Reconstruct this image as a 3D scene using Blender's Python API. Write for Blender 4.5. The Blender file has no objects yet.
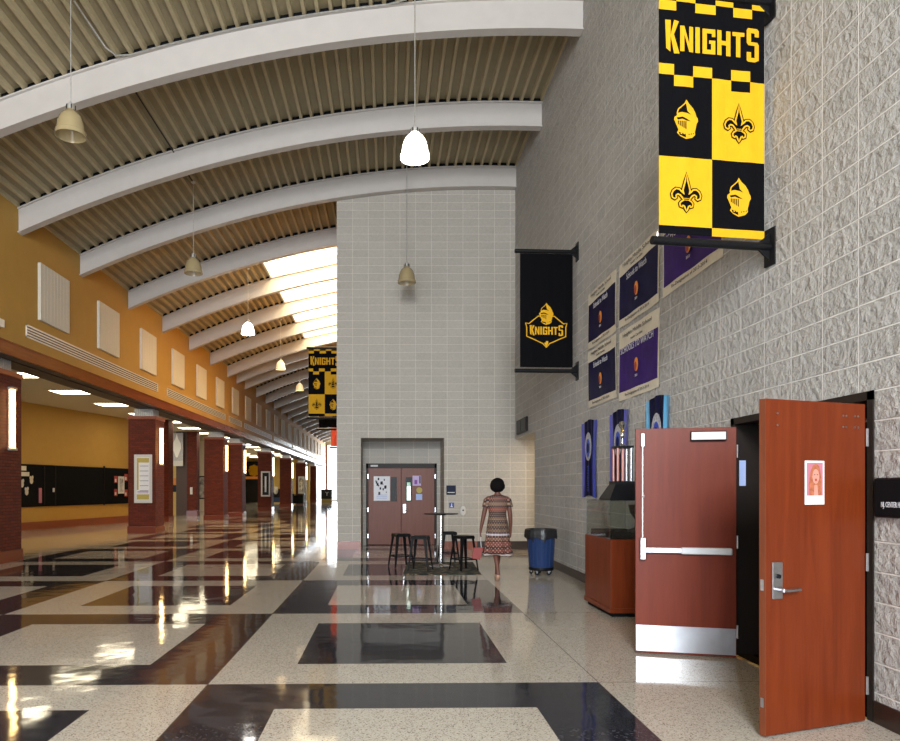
import bpy, bmesh, math, random
from mathutils import Vector, Matrix
PI = math.pi
S = bpy.context.scene
COL = S.collection
random.seed(7)

# ------------------------------------------------------------------ camera
CX, CY, F, H = 388.0, 488.0, 700.0, 1.58
cam_data = bpy.data.cameras.new('camera')
cam_data.sensor_width = 36; cam_data.sensor_fit = 'HORIZONTAL'
cam_data.lens = F / 900 * 36
cam_data.shift_x = (450 - CX) / 900
cam_data.shift_y = (CY - 370.5) / 900
cam_data.clip_end = 400
cam = bpy.data.objects.new('camera', cam_data); COL.objects.link(cam)
cam.location = (0, 0, H); cam.rotation_euler = (PI / 2, 0, 0)
S.camera = cam

# ------------------------------------------------------------------ world
w = bpy.data.worlds.new('sky'); S.world = w; w.use_nodes = True
wb = w.node_tree.nodes['Background']
wb.inputs[0].default_value = (0.86, 0.93, 1.0, 1); wb.inputs[1].default_value = 2.2

# ------------------------------------------------------------------ colour management
S.view_settings.view_transform = 'Standard'
S.view_settings.look = 'None'
S.view_settings.gamma = 1
S.view_settings.use_curve_mapping = False
S.view_settings.exposure = 0.30
S.cycles.use_denoising = True
S.cycles.max_bounces = 7
S.cycles.diffuse_bounces = 4
S.cycles.glossy_bounces = 4
S.cycles.transparent_max_bounces = 10
S.cycles.sample_clamp_indirect = 6
S.cycles.caustics_reflective = False
S.cycles.caustics_refractive = False

# ------------------------------------------------------------------ large lights: daylight at the openings
def area(name, loc, rot, sx, sy, power, col):
    d = bpy.data.lights.new(name, 'AREA'); d.shape = 'RECTANGLE'
    d.size = sx; d.size_y = sy; d.energy = power; d.color = col
    o = bpy.data.objects.new(name, d); COL.objects.link(o)
    o.location = loc; o.rotation_euler = rot
    o['kind'] = 'helper'
    return o
# entrance glazing behind the camera (faces +Y)
area('daylight_entrance', (-1.2, -7.4, 2.3), (PI / 2, 0, 0), 8.0, 4.4, 1650, (0.84, 0.89, 1.0))
area('daylight_entrance_high', (-.8, -7.4, 6.5), (PI / 2, 0, 0), 2.8, 2.6, 2500, (0.95, 0.94, 0.95))
# far glass wall (faces -Y)
area('daylight_far_glass', (-4.6, 88.6, 3.6), (-PI / 2, 0, 0), 6.2, 6.6, 2300, (0.88, 0.93, 1.0))
# skylights (face down)
ZB = lambda x: 9.27 - 0.0215 * (2.4 - x) ** 2           # beam underside
SKY_X0, SKY_X1 = -4.05, -1.45
BEAMS = [8.85, 11.8, 14.95, 18.05, 21.25, 24.45, 27.7, 31.0, 34.3, 36.4, 38.5, 41.8, 45.0, 48.3, 51.6, 54.9, 58.2, 61.5, 64.8, 68.1, 71.4, 74.7, 78.0, 81.3, 84.6]
SKY_BAYS = [(21.37, 24.33), (24.57, 27.58), (27.82, 30.88), (31.12, 34.18)]
for (a, b) in SKY_BAYS:
    area('daylight_skylight', ((SKY_X0 + SKY_X1) / 2, (a + b) / 2, 9.92), (0, -math.atan2(.57, 2.6), 0), 2.62, b - a - .05, 1300, (1.0, 0.74, 0.38))

# ------------------------------------------------------------------ materials
def newmat(name):
    m = bpy.data.materials.new(name); m.use_nodes = True
    nt = m.node_tree
    return m, nt, nt.nodes['Principled BSDF']
def mat(name, col, rough=.5, metal=0., emit=0., ecol=None, var=0., scale=20., bump=0., spec=None, trans=None, coat=0):
    m, nt, b = newmat(name)
    b.inputs['Base Color'].default_value = (*col, 1)
    b.inputs['Roughness'].default_value = rough
    b.inputs['Metallic'].default_value = metal
    if spec is not None: b.inputs['Specular IOR Level'].default_value = spec
    if coat: b.inputs['Coat Weight'].default_value = coat; b.inputs['Coat Roughness'].default_value = .08
    if emit:
        b.inputs['Emission Color'].default_value = (*(ecol or col), 1)
        b.inputs['Emission Strength'].default_value = emit
    tc = nt.nodes.new('ShaderNodeTexCoord'); n = nt.nodes.new('ShaderNodeTexNoise')
    n.inputs['Scale'].default_value = scale; n.inputs['Detail'].default_value = 4
    nt.links.new(tc.outputs['Object'], n.inputs['Vector'])
    if var or not bump:
        v = var or .04
        r = nt.nodes.new('ShaderNodeValToRGB')
        r.color_ramp.elements[0].position = .3; r.color_ramp.elements[1].position = .7
        r.color_ramp.elements[0].color = (*[c * (1 - v) for c in col], 1)
        r.color_ramp.elements[1].color = (*[min(1, c * (1 + v)) for c in col], 1)
        nt.links.new(n.outputs[0], r.inputs[0]); nt.links.new(r.outputs[0], b.inputs['Base Color'])
    if bump:
        bp = nt.nodes.new('ShaderNodeBump'); bp.inputs['Strength'].default_value = bump; bp.inputs['Distance'].default_value = .02
        nt.links.new(n.outputs[0], bp.inputs['Height']); nt.links.new(bp.outputs[0], b.inputs['Normal'])
    return m

def N(nt, typ, **kw):
    n = nt.nodes.new(typ)
    for k, v in kw.items(): setattr(n, k, v)
    return n
def math_n(nt, op, a, b=None):
    n = nt.nodes.new('ShaderNodeMath'); n.operation = op
    for i, v in enumerate((a, b)):
        if v is None: continue
        if isinstance(v, (int, float)): n.inputs[i].default_value = v
        else: nt.links.new(v, n.inputs[i])
    return n.outputs[0]

def block_mat(name, axes, col, mortar, bw, bh, offset, rough_bump, noise_scale, msize=.008, var=.08, rough=.8, distance=.02, phase=(0, 0)):
    """brick / block work laid over two object axes"""
    m, nt, b = newmat(name)
    tc = N(nt, 'ShaderNodeTexCoord'); sp = N(nt, 'ShaderNodeSeparateXYZ'); cb = N(nt, 'ShaderNodeCombineXYZ')
    nt.links.new(tc.outputs['Object'], sp.inputs[0])
    if axes[0] == 'XY':
        u = math_n(nt, 'ADD', sp.outputs[0], sp.outputs[1])
    else:
        u = sp.outputs['XYZ'.index(axes[0])]
    nt.links.new(math_n(nt, 'ADD', u, phase[0]), cb.inputs[0])
    nt.links.new(math_n(nt, 'ADD', sp.outputs['XYZ'.index(axes[1])], phase[1]), cb.inputs[1])
    br = N(nt, 'ShaderNodeTexBrick'); br.offset = offset; br.squash = 1
    br.inputs['Scale'].default_value = 1
    br.inputs['Brick Width'].default_value = bw; br.inputs['Row Height'].default_value = bh
    br.inputs['Mortar Size'].default_value = msize; br.inputs['Mortar Smooth'].default_value = .3
    br.inputs['Color1'].default_value = (*[c * (1 - var) for c in col], 1)
    br.inputs['Color2'].default_value = (*[c * (1 + var) for c in col], 1)
    br.inputs['Mortar'].default_value = (*mortar, 1)
    nt.links.new(cb.outputs[0], br.inputs['Vector'])
    n = N(nt, 'ShaderNodeTexNoise'); n.inputs['Scale'].default_value = noise_scale; n.inputs['Detail'].default_value = 7; n.inputs['Roughness'].default_value = .62
    nt.links.new(tc.outputs['Object'], n.inputs['Vector'])
    mx = N(nt, 'ShaderNodeMix'); mx.data_type = 'RGBA'; mx.blend_type = 'MULTIPLY'; mx.inputs[0].default_value = .38 if rough_bump > 1 else .3
    nt.links.new(br.outputs['Color'], mx.inputs[6])
    rr = N(nt, 'ShaderNodeValToRGB'); rr.color_ramp.elements[0].position = .3; rr.color_ramp.elements[1].position = .65
    rr.color_ramp.elements[0].color = (.45, .45, .45, 1)
    nt.links.new(n.outputs[0], rr.inputs[0]); nt.links.new(rr.outputs[0], mx.inputs[7])
    nt.links.new(mx.outputs[2], b.inputs['Base Color'])
    inv = math_n(nt, 'SUBTRACT', 1.0, br.outputs['Fac'])
    h = math_n(nt, 'MULTIPLY', inv, math_n(nt, 'ADD', math_n(nt, 'MULTIPLY', n.outputs[0], rough_bump), .4))
    bp = N(nt, 'ShaderNodeBump'); bp.inputs['Strength'].default_value = 1; bp.inputs['Distance'].default_value = distance
    nt.links.new(h, bp.inputs['Height']); nt.links.new(bp.outputs[0], b.inputs['Normal'])
    b.inputs['Roughness'].default_value = rough; b.inputs['Specular IOR Level'].default_value = .25
    return m

def wood_mat(name, dark, light, rough=.35, scale=1.0, axis='Z'):
    m, nt, b = newmat(name)
    tc = N(nt, 'ShaderNodeTexCoord'); mp = N(nt, 'ShaderNodeMapping')
    sc = {'Z': (9, 9, .7), 'Y': (9, .7, 9), 'X': (.7, 9, 9)}[axis]
    mp.inputs['Scale'].default_value = [s * scale for s in sc]
    nt.links.new(tc.outputs['Object'], mp.inputs[0])
    n = N(nt, 'ShaderNodeTexNoise'); n.inputs['Scale'].default_value = 1.6; n.inputs['Detail'].default_value = 8; n.inputs['Roughness'].default_value = .65; n.inputs['Distortion'].default_value = .6
    nt.links.new(mp.outputs[0], n.inputs['Vector'])
    r = N(nt, 'ShaderNodeValToRGB')
    r.color_ramp.elements[0].position = .3; r.color_ramp.elements[1].position = .72
    r.color_ramp.elements[0].color = (*dark, 1); r.color_ramp.elements[1].color = (*light, 1)
    nt.links.new(n.outputs[0], r.inputs[0]); nt.links.new(r.outputs[0], b.inputs['Base Color'])
    b.inputs['Roughness'].default_value = rough; b.inputs['Specular IOR Level'].default_value = .2
    return m

def terrazzo():
    m, nt, b = newmat('terrazzo')
    tc = N(nt, 'ShaderNodeTexCoord'); sp = N(nt, 'ShaderNodeSeparateXYZ')
    nt.links.new(tc.outputs['Object'], sp.inputs[0])
    X, Y = sp.outputs[0], sp.outputs[1]
    xs = math_n(nt, 'ADD', X, 1.45)
    isl = math_n(nt, 'LESS_THAN', xs, 0.0)
    inv_w = math_n(nt, 'ADD', 1 / 3.16, math_n(nt, 'MULTIPLY', isl, 1 / 3.35 - 1 / 3.16))
    u = math_n(nt, 'MULTIPLY', xs, inv_w)
    v = math_n(nt, 'MULTIPLY', math_n(nt, 'SUBTRACT', math_n(nt, 'SUBTRACT', Y, math_n(nt, 'MULTIPLY', X, .02)), 5.66 - 3.17 * 4), 1 / 3.17)
    fu, fv = math_n(nt, 'FLOOR', u), math_n(nt, 'FLOOR', v)
    par = math_n(nt, 'FLOORED_MODULO', math_n(nt, 'ADD', fu, fv), 2.0)
    par = math_n(nt, 'GREATER_THAN', par, .5)
    du = math_n(nt, 'ABSOLUTE', math_n(nt, 'SUBTRACT', math_n(nt, 'SUBTRACT', u, fu), .5))
    dv = math_n(nt, 'ABSOLUTE', math_n(nt, 'SUBTRACT', math_n(nt, 'SUBTRACT', v, fv), .5))
    inner = math_n(nt, 'LESS_THAN', math_n(nt, 'MAXIMUM', du, dv), .2985)
    dark = math_n(nt, 'ABSOLUTE', math_n(nt, 'SUBTRACT', par, inner))
    # parity 0 (centre cell): dark inner ; parity 1: dark ring
    lim = math_n(nt, 'MULTIPLY', math_n(nt, 'LESS_THAN', X, 1.71), math_n(nt, 'GREATER_THAN', X, -8.0))
    dark = math_n(nt, 'MULTIPLY', dark, lim)
    def chips(c1, c2, c3, sc):
        vo = N(nt, 'ShaderNodeTexVoronoi'); vo.inputs['Scale'].default_value = sc
        nt.links.new(tc.outputs['Object'], vo.inputs['Vector'])
        s2 = N(nt, 'ShaderNodeSeparateColor'); nt.links.new(vo.outputs['Color'], s2.inputs[0])
        r = N(nt, 'ShaderNodeValToRGB'); r.color_ramp.interpolation = 'CONSTANT'
        e = r.color_ramp.elements
        e[0].position = 0; e[0].color = (*c1, 1); e[1].position = .55; e[1].color = (*c2, 1)
        x = e.new(.9); x.color = (*c3, 1)
        nt.links.new(s2.outputs[0], r.inputs[0]); return r.outputs[0]
    lc = chips((.52, .48, .42), (.43, .39, .335), (.20, .17, .14), 125)
    dc = chips((.016, .017, .024), (.024, .025, .034), (.07, .07, .08), 80)
    mx = N(nt, 'ShaderNodeMix'); mx.data_type = 'RGBA'
    nt.links.new(dark, mx.inputs[0]); nt.links.new(lc, mx.inputs[6]); nt.links.new(dc, mx.inputs[7])
    # joint lines
    e1 = math_n(nt, 'GREATER_THAN', math_n(nt, 'MAXIMUM', du, dv), .4985)
    mx2 = N(nt, 'ShaderNodeMix'); mx2.data_type = 'RGBA'; mx2.inputs[7].default_value = (.08, .07, .06, 1)
    nt.links.new(math_n(nt, 'MULTIPLY', e1, .7), mx2.inputs[0]); nt.links.new(mx.outputs[2], mx2.inputs[6])
    nt.links.new(mx2.outputs[2], b.inputs['Base Color'])
    b.inputs['Roughness'].default_value = .065
    b.inputs['IOR'].default_value = 1.42
    n = N(nt, 'ShaderNodeTexNoise'); n.inputs['Scale'].default_value = 2.2; n.inputs['Detail'].default_value = 2
    nt.links.new(tc.outputs['Object'], n.inputs['Vector'])
    bp = N(nt, 'ShaderNodeBump'); bp.inputs['Strength'].default_value = .25; bp.inputs['Distance'].default_value = .012
    nt.links.new(n.outputs[0], bp.inputs['Height'])
    nt.links.new(bp.outputs[0], b.inputs['Normal'])
    return m

def pane_mat(name, tint=(1, 1, 1), mix=.08):
    m = bpy.data.materials.new(name); m.use_nodes = True; nt = m.node_tree
    nt.nodes.clear()
    o = N(nt, 'ShaderNodeOutputMaterial'); t = N(nt, 'ShaderNodeBsdfTransparent'); g = N(nt, 'ShaderNodeBsdfGlossy'); x = N(nt, 'ShaderNodeMixShader')
    t.inputs[0].default_value = (*tint, 1); g.inputs['Roughness'].default_value = .03
    lw = N(nt, 'ShaderNodeLayerWeight'); fz = math_n(nt, 'MULTIPLY', math_n(nt, 'POWER', lw.outputs['Facing'], 4.0), .7)
    nt.links.new(math_n(nt, 'MAXIMUM', fz, mix * .6), x.inputs[0])
    nt.links.new(t.outputs[0], x.inputs[1]); nt.links.new(g.outputs[0], x.inputs[2]); nt.links.new(x.outputs[0], o.inputs[0])
    return m

M = {}
M['terrazzo'] = terrazzo()
M['split'] = block_mat('split_face_block', ('Y', 'Z'), (.52, .50, .475), (.70, .68, .65), .4064, .2032, 0, 1.9, 15, msize=.0075, var=.06, distance=.042)
M['ground'] = block_mat('ground_face_block', ('X', 'Z'), (.46, .43, .385), (.68, .645, .58), .4064, .2032, 0, .25, 30, msize=.007, var=.035, distance=.006, phase=(.10, 0))
M['groundY'] = block_mat('ground_face_block_side', ('Y', 'Z'), (.46, .43, .385), (.68, .645, .58), .4064, .2032, 0, .25, 30, msize=.007, var=.035, distance=.006)
M['brick'] = block_mat('red_brick', ('XY', 'Z'), (.125, .021, .009), (.04, .010, .007), .2, .0677, .5, .3, 40, msize=.006, var=.22, rough=.7, distance=.006)
M['yellow'] = mat('golden_wall_paint', (.47, .27, .058), .65, var=.03, scale=3, spec=.3)
M['yellow_light'] = mat('pale_yellow_paint', (.72, .52, .16), .6, var=.03, scale=3)
M['cream_wall'] = mat('cream_wall_paint', (.66, .60, .48), .6, var=.03, scale=3)
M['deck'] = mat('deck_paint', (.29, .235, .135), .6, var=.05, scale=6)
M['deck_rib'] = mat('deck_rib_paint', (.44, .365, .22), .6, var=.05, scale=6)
M['beam'] = mat('white_beam_paint', (.52, .485, .455), .5, var=.03, scale=4)
M['panel'] = mat('acoustic_panel_cream', (.70, .66, .56), .8, var=.03)
M['vent'] = mat('white_aluminium', (.80, .78, .72), .3)
M['fascia'] = wood_mat('fascia_wood', (.17, .042, .014), (.26, .068, .022), .25, axis='Y')
M['soffit'] = mat('dark_soffit', (.05, .025, .015), .5)
M['ceil_tile'] = mat('aisle_ceiling_tile', (.62, .56, .42), .8)
M['white_metal'] = mat('galvanised_steel', (.6, .6, .58), .35, metal=.7, var=.15)
M['base_brown'] = mat('brown_baseboard', (.022, .011, .008), .35)
M['base_red'] = mat('red_brown_baseboard', (.25, .07, .035), .3)
M['plinth'] = mat('polished_red_stone', (.17, .045, .03), .12, spec=.6)
M['black'] = mat('black_steel', (.005, .005, .006), .42, spec=.22)
M['black_matt'] = mat('black_matt', (.004, .004, .005), .8, spec=.12)
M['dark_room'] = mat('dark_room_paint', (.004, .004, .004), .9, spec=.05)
M['black_cloth'] = mat('black_cloth', (.003, .003, .004), .85, spec=.06)
M['gold_cloth'] = mat('gold_cloth', (.60, .325, .007), .7, var=.04, scale=8, spec=.2)
M['gold_ink'] = mat('gold_ink', (.60, .32, .008), .7, spec=.2)
M['brown_frame'] = mat('dark_bronze', (.016, .011, .009), .5, spec=.25)
M['door_a'] = wood_mat('cherry_wood', (.105, .0165, .0038), (.160, .027, .006), .42)
M['door_b'] = wood_mat('red_mahogany', (.11, .016, .006), (.155, .025, .009), .42)
M['door_c'] = wood_mat('dull_brown_wood', (.17, .062, .042), (.205, .078, .054), .4)
M['edge_wood'] = wood_mat('door_edge_wood', (.12, .03, .012), (.17, .045, .018), .4)
M['steel'] = mat('brushed_steel', (.46, .46, .48), .32, metal=1., var=.1, scale=40)
M['chrome'] = mat('chrome', (.55, .55, .57), .18, metal=1.)
M['kick'] = mat('kick_plate_steel', (.55, .55, .57), .3, metal=1., var=.12, scale=5)
M['pad_silver'] = mat('silver_push_pad', (.55, .56, .58), .45, metal=.2)
M['white'] = mat('white_paint', (.60, .59, .57), .5, spec=.3)
M['paper'] = mat('paper', (.75, .75, .78), .6)
M['tube'] = mat('lit_sconce_tube', (1, .9, .7), .4, emit=14, ecol=(1.0, .62, .22))
M['tile_light'] = mat('lit_ceiling_panel', (1, 1, 1), .4, emit=9, ecol=(1.0, .88, .62))
M['corridor_light'] = mat('lit_corridor_panel', (1, 1, 1), .4, emit=24, ecol=(1.0, .74, .42))
M['lit_shade'] = mat('lit_prismatic_shade', (1, 1, 1), .4, emit=9, ecol=(1.0, .96, .88))
M['warm_shade'] = mat('warm_prismatic_shade', (1, .9, .7), .4, emit=.2, ecol=(1.0, .82, .5))
M['bulb_lit'] = mat('lit_bulb', (1, 1, 1), .4, emit=12, ecol=(1, .9, .7))
M['bulb_off'] = mat('unlit_bulb', (.9, .75, .35), .15)
m, nt, b = newmat('amber_acrylic'); b.inputs['Base Color'].default_value = (.50, .40, .22, 1); b.inputs['Roughness'].default_value = .2
b.inputs['Alpha'].default_value = .60; M['shade_off'] = m
M['pane'] = pane_mat('clear_glass', (.95, .97, .97))
M['case_glass'] = pane_mat('display_glass', (.9, .93, .92), .10)
m = bpy.data.materials.new('lit_translucent_skylight'); m.use_nodes = True; nt = m.node_tree; nt.nodes.clear()
_o = N(nt, 'ShaderNodeOutputMaterial'); _t = N(nt, 'ShaderNodeBsdfTransparent'); _e = N(nt, 'ShaderNodeEmission'); _x = N(nt, 'ShaderNodeMixShader')
_e.inputs[0].default_value = (1, .93, .72, 1); _e.inputs[1].default_value = 1.5; _x.inputs[0].default_value = .5
nt.links.new(_t.outputs[0], _x.inputs[1]); nt.links.new(_e.outputs[0], _x.inputs[2]); nt.links.new(_x.outputs[0], _o.inputs[0]); M['skylight_pane'] = m
M['bin_blue'] = mat('blue_plastic', (.012, .035, .12), .4)
M['bag'] = mat('black_bag', (.012, .012, .014), .35, bump=.6)
M['navy'] = mat('navy_plastic', (.006, .011, .04), .55, spec=.2)
M['blue_sign'] = mat('blue_sign', (.015, .04, .28), .4)
M['vinyl_cream'] = mat('cream_vinyl', (.66, .60, .48), .5, var=.05)
M['vinyl_navy'] = mat('navy_vinyl', (.008, .008, .045), .6, var=.2, scale=5, spec=.15)
M['vinyl_purple'] = mat('purple_vinyl', (.040, .014, .14), .6, var=.2, scale=5, spec=.15)
M['text_dark'] = mat('dark_print', (.05, .04, .05), .6)
M['text_pale'] = mat('pale_print', (.62, .62, .66), .6)
M['orange'] = mat('orange_print', (.85, .30, .04), .5)
M['red_print'] = mat('red_print', (.33, .04, .03), .5)
M['satin_blue'] = mat('royal_blue_satin', (.03, .055, .40), .4, var=.2, scale=7)
M['satin_peri'] = mat('periwinkle_satin', (.09, .10, .46), .4, var=.2, scale=7)
M['satin_cyan'] = mat('cyan_satin', (.12, .42, .72), .3, var=.2, scale=7)
M['satin_navy'] = mat('dark_navy_satin', (.004, .005, .03), .6, var=.3, scale=7, spec=.12)
M['silver_print'] = mat('silver_print', (.42, .42, .46), .5, var=.4, scale=30)
M['royal_print'] = mat('royal_print', (.03, .08, .5), .5)
M['cabinet'] = wood_mat('cabinet_wood', (.12, .020, .005), (.18, .033, .008), .35)
M['gold'] = mat('gold_metal', (.8, .55, .18), .2, metal=1.)
M['copper_column'] = mat('copper_foil', (.40, .20, .17), .35, metal=.6)
M['white_print'] = mat('white_print', (.85, .85, .85), .6)
M['skin'] = mat('brown_skin', (.12, .040, .024), .5)
M['hair'] = mat('black_curly_hair', (.006, .005, .005), .85, bump=1, scale=60, spec=.08)
M['shoe'] = mat('tan_shoe', (.42, .25, .17), .5)
M['red_folder'] = mat('red_folder', (.22, .018, .012), .5)
M['eye'] = mat('eye_white', (.7, .7, .68), .3)
M['purple_print'] = mat('purple_print', (.22, .06, .35), .6)
M['lilac'] = mat('lilac_print', (.55, .42, .68), .6)
M['yellow_print'] = mat('yellow_print', (.45, .36, .08), .6)
M['pale_blue'] = mat('pale_blue_print', (.38, .48, .80), .6)
M['red_cloth'] = mat('red_cloth', (.55, .06, .03), .6)
M['brown_cloth'] = mat('brown_cloth', (.16, .07, .04), .7)
M['blonde'] = mat('blonde_print', (.36, .11, .05), .6, var=.3, scale=60)
M['face_print'] = mat('face_print', (.55, .24, .18), .6)
M['pink_print'] = mat('pink_print', (.42, .15, .20), .6)
M['picture_bw'] = mat('black_white_picture', (.35, .34, .33), .5, var=.95, scale=3.5)
M['outdoor_view'] = mat('lit_door_pane', (.8, .9, .8), .2, emit=.9, ecol=(.8, 1, .82))
M['green_view'] = mat('lit_door_pane_green', (.1, .3, .12), .2, emit=.12, ecol=(.1, .4, .15))

def rug_mat():
    m, nt, b = newmat('camouflage_pattern_rug')
    tc = N(nt, 'ShaderNodeTexCoord'); n = N(nt, 'ShaderNodeTexNoise'); n.inputs['Scale'].default_value = 7; n.inputs['Detail'].default_value = 3
    nt.links.new(tc.outputs['Object'], n.inputs['Vector'])
    r = N(nt, 'ShaderNodeValToRGB'); r.color_ramp.interpolation = 'CONSTANT'; e = r.color_ramp.elements
    e[0].color = (.012, .016, .012, 1); e[1].position = .46; e[1].color = (.035, .045, .03, 1)
    for p, c in ((.54, (.10, .055, .03)), (.6, (.20, .17, .11)), (.66, (.02, .03, .02))):
        x = e.new(p); x.color = (*c, 1)
    nt.links.new(n.outputs[0], r.inputs[0]); nt.links.new(r.outputs[0], b.inputs['Base Color']); b.inputs['Roughness'].default_value = .95
    return m
M['rug'] = rug_mat()

def dress_mat():
    m, nt, b = newmat('tribal_print_fabric')
    tc = N(nt, 'ShaderNodeTexCoord'); sp = N(nt, 'ShaderNodeSeparateXYZ'); nt.links.new(tc.outputs['Object'], sp.inputs[0])
    # horizontal bands chosen by height; little motifs from a checker-like sine product
    r = N(nt, 'ShaderNodeValToRGB'); r.color_ramp.interpolation = 'CONSTANT'; e = r.color_ramp.elements
    z = math_n(nt, 'DIVIDE', sp.outputs[2], 1.6)
    bands = [(.0, (.03, .02, .02)), (.255, (.55, .50, .48)), (.275, (.05, .02, .02)), (.30, (.30, .07, .05)), (.33, (.05, .025, .02)), (.36, (.32, .08, .06)), (.405, (.06, .03, .025)),
             (.425, (.30, .16, .10)), (.45, (.05, .03, .03)), (.475, (.55, .54, .60)), (.495, (.04, .035, .06)), (.515, (.22, .15, .08)), (.54, (.04, .03, .03)), (.575, (.25, .17, .09)),
             (.60, (.04, .03, .03)), (.64, (.24, .16, .09)), (.665, (.04, .03, .03)), (.70, (.05, .03, .025)), (.735, (.34, .09, .06)), (.77, (.05, .03, .03)), (.80, (.30, .2, .13)), (.83, (.05, .03, .03)), (.86, (.26, .1, .07)), (.885, (.04, .03, .03))]
    e[0].position = 0; e[0].color = (*bands[0][1], 1); e[1].position = bands[1][0]; e[1].color = (*bands[1][1], 1)
    for p, c in bands[2:]:
        x = e.new(p); x.color = (*[q * (.85 if p < .5 and q > .4 else .5) for q in c], 1)
    nt.links.new(z, r.inputs[0])
    ang = math_n(nt, 'ARCTAN2', sp.outputs[0], sp.outputs[1])
    s1 = math_n(nt, 'SINE', math_n(nt, 'MULTIPLY', ang, 22)); s2 = math_n(nt, 'SINE', math_n(nt, 'MULTIPLY', sp.outputs[2], 95))
    pm = math_n(nt, 'GREATER_THAN', math_n(nt, 'MULTIPLY', s1, s2), .45)
    mx = N(nt, 'ShaderNodeMix'); mx.data_type = 'RGBA'; mx.inputs[7].default_value = (.42, .22, .16, 1)
    nt.links.new(math_n(nt, 'MULTIPLY', pm, .8), mx.inputs[0]); nt.links.new(r.outputs[0], mx.inputs[6])
    nt.links.new(mx.outputs[2], b.inputs['Base Color']); b.inputs['Roughness'].default_value = .8
    return m
M['dress'] = dress_mat()

# ------------------------------------------------------------------ helpers
class MB:
    def __init__(s): s.v = []; s.f = []; s.m = []; s.mats = []
    def mi(s, name):
        if name not in s.mats: s.mats.append(name)
        return s.mats.index(name)
    def add(s, vs, fs, mname):
        o = len(s.v); k = s.mi(mname)
        s.v += [tuple(v) for v in vs]
        for f in fs: s.f.append([i + o for i in f]); s.m.append(k)
        return s
    def box(s, x0, y0, z0, x1, y1, z1, m='white', mtx=None):
        x0, x1 = sorted((x0, x1)); y0, y1 = sorted((y0, y1)); z0, z1 = sorted((z0, z1))
        vs = [Vector(p) for p in ((x0, y0, z0), (x1, y0, z0), (x1, y1, z0), (x0, y1, z0), (x0, y0, z1), (x1, y0, z1), (x1, y1, z1), (x0, y1, z1))]
        if mtx: vs = [mtx @ v for v in vs]
        return s.add(vs, [(0, 3, 2, 1), (4, 5, 6, 7), (0, 1, 5, 4), (1, 2, 6, 5), (2, 3, 7, 6), (3, 0, 4, 7)], m)
    def tube(s, pts, r, m='black', n=10, caps=True):
        pts = [Vector(p) for p in pts]; rs = r if isinstance(r, (list, tuple)) else [r] * len(pts)
        vs = []; fs = []
        prev = None
        for i, p in enumerate(pts):
            t = (pts[min(i + 1, len(pts) - 1)] - pts[max(i - 1, 0)]).normalized()
            up = Vector((0, 0, 1)) if abs(t.z) < .95 else Vector((1, 0, 0))
            if prev is None: a = t.cross(up).normalized()
            else: a = (prev - t * prev.dot(t)).normalized()
            prev = a; bb = t.cross(a)
            for k in range(n):
                th = 2 * PI * k / n; vs.append(p + (a * math.cos(th) + bb * math.sin(th)) * rs[i])
        for i in range(len(pts) - 1):
            for k in range(n):
                fs.append((i * n + k, i * n + (k + 1) % n, (i + 1) * n + (k + 1) % n, (i + 1) * n + k))
        if caps: fs.append(tuple(range(n))[::-1]); fs.append(tuple((len(pts) - 1) * n + k for k in range(n)))
        return s.add(vs, fs, m)
    def lathe(s, prof, m='white', n=24, c=(0, 0, 0)):
        vs = []; fs = []
        for (r, z) in prof:
            for k in range(n):
                th = 2 * PI * k / n; vs.append((c[0] + r * math.cos(th), c[1] + r * math.sin(th), c[2] + z))
        for i in range(len(prof) - 1):
            for k in range(n): fs.append((i * n + k, i * n + (k + 1) % n, (i + 1) * n + (k + 1) % n, (i + 1) * n + k))
        return s.add(vs, fs, m)
    def rings(s, rings, m, close=True, caps=False):
        n = len(rings[0]); vs = [p for r in rings for p in r]; fs = []
        for i in range(len(rings) - 1):
            for k in range(n if close else n - 1): fs.append((i * n + k, i * n + (k + 1) % n, (i + 1) * n + (k + 1) % n, (i + 1) * n + k))
        if caps: fs.append(tuple(range(n))[::-1]); fs.append(tuple((len(rings) - 1) * n + k for k in range(n)))
        return s.add(vs, fs, m)
    def ball(s, c, r, m, seg=16, rg=10, sc=(1, 1, 1)):
        vs = []; fs = []
        for i in range(rg + 1):
            ph = PI * i / rg
            for k in range(seg):
                th = 2 * PI * k / seg
                vs.append((c[0] + r * sc[0] * math.sin(ph) * math.cos(th), c[1] + r * sc[1] * math.sin(ph) * math.sin(th), c[2] + r * sc[2] * math.cos(ph)))
        for i in range(rg):
            for k in range(seg): fs.append((i * seg + k, (i + 1) * seg + k, (i + 1) * seg + (k + 1) % seg, i * seg + (k + 1) % seg))
        return s.add(vs, fs, m)
    def flat(s, pts2, place, m, th=0.0015):
        """filled 2-D outline with its own small thickness; place(u, v, w) -> 3-D"""
        n = len(pts2)
        vs = [place(u, v, 0) for u, v in pts2] + [place(u, v, th) for u, v in pts2]
        fs = [tuple(range(n))[::-1], tuple(range(n, 2 * n))] + [(k, (k + 1) % n, n + (k + 1) % n, n + k) for k in range(n)]
        return s.add(vs, fs, m)
    def ribbon(s, pts2, wdt, place, m, closed=True, w0=0., th=.0015):
        n = len(pts2); P = [Vector(p) for p in pts2]; L = []; R = []
        for i in range(n):
            a = P[(i - 1) % n] if closed or i > 0 else P[i]; c = P[(i + 1) % n] if closed or i < n - 1 else P[i]
            t = (c - a); t = t.normalized() if t.length > 1e-9 else Vector((1, 0))
            nn = Vector((-t.y, t.x)); L.append(P[i] + nn * wdt / 2); R.append(P[i] - nn * wdt / 2)
        vs = [place(p.x, p.y, w0 + th) for p in L] + [place(p.x, p.y, w0 + th) for p in R]
        fs = []
        for i in range(n if closed else n - 1):
            j = (i + 1) % n; fs.append((i, j, n + j, n + i))
        return s.add(vs, fs, m)
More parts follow.
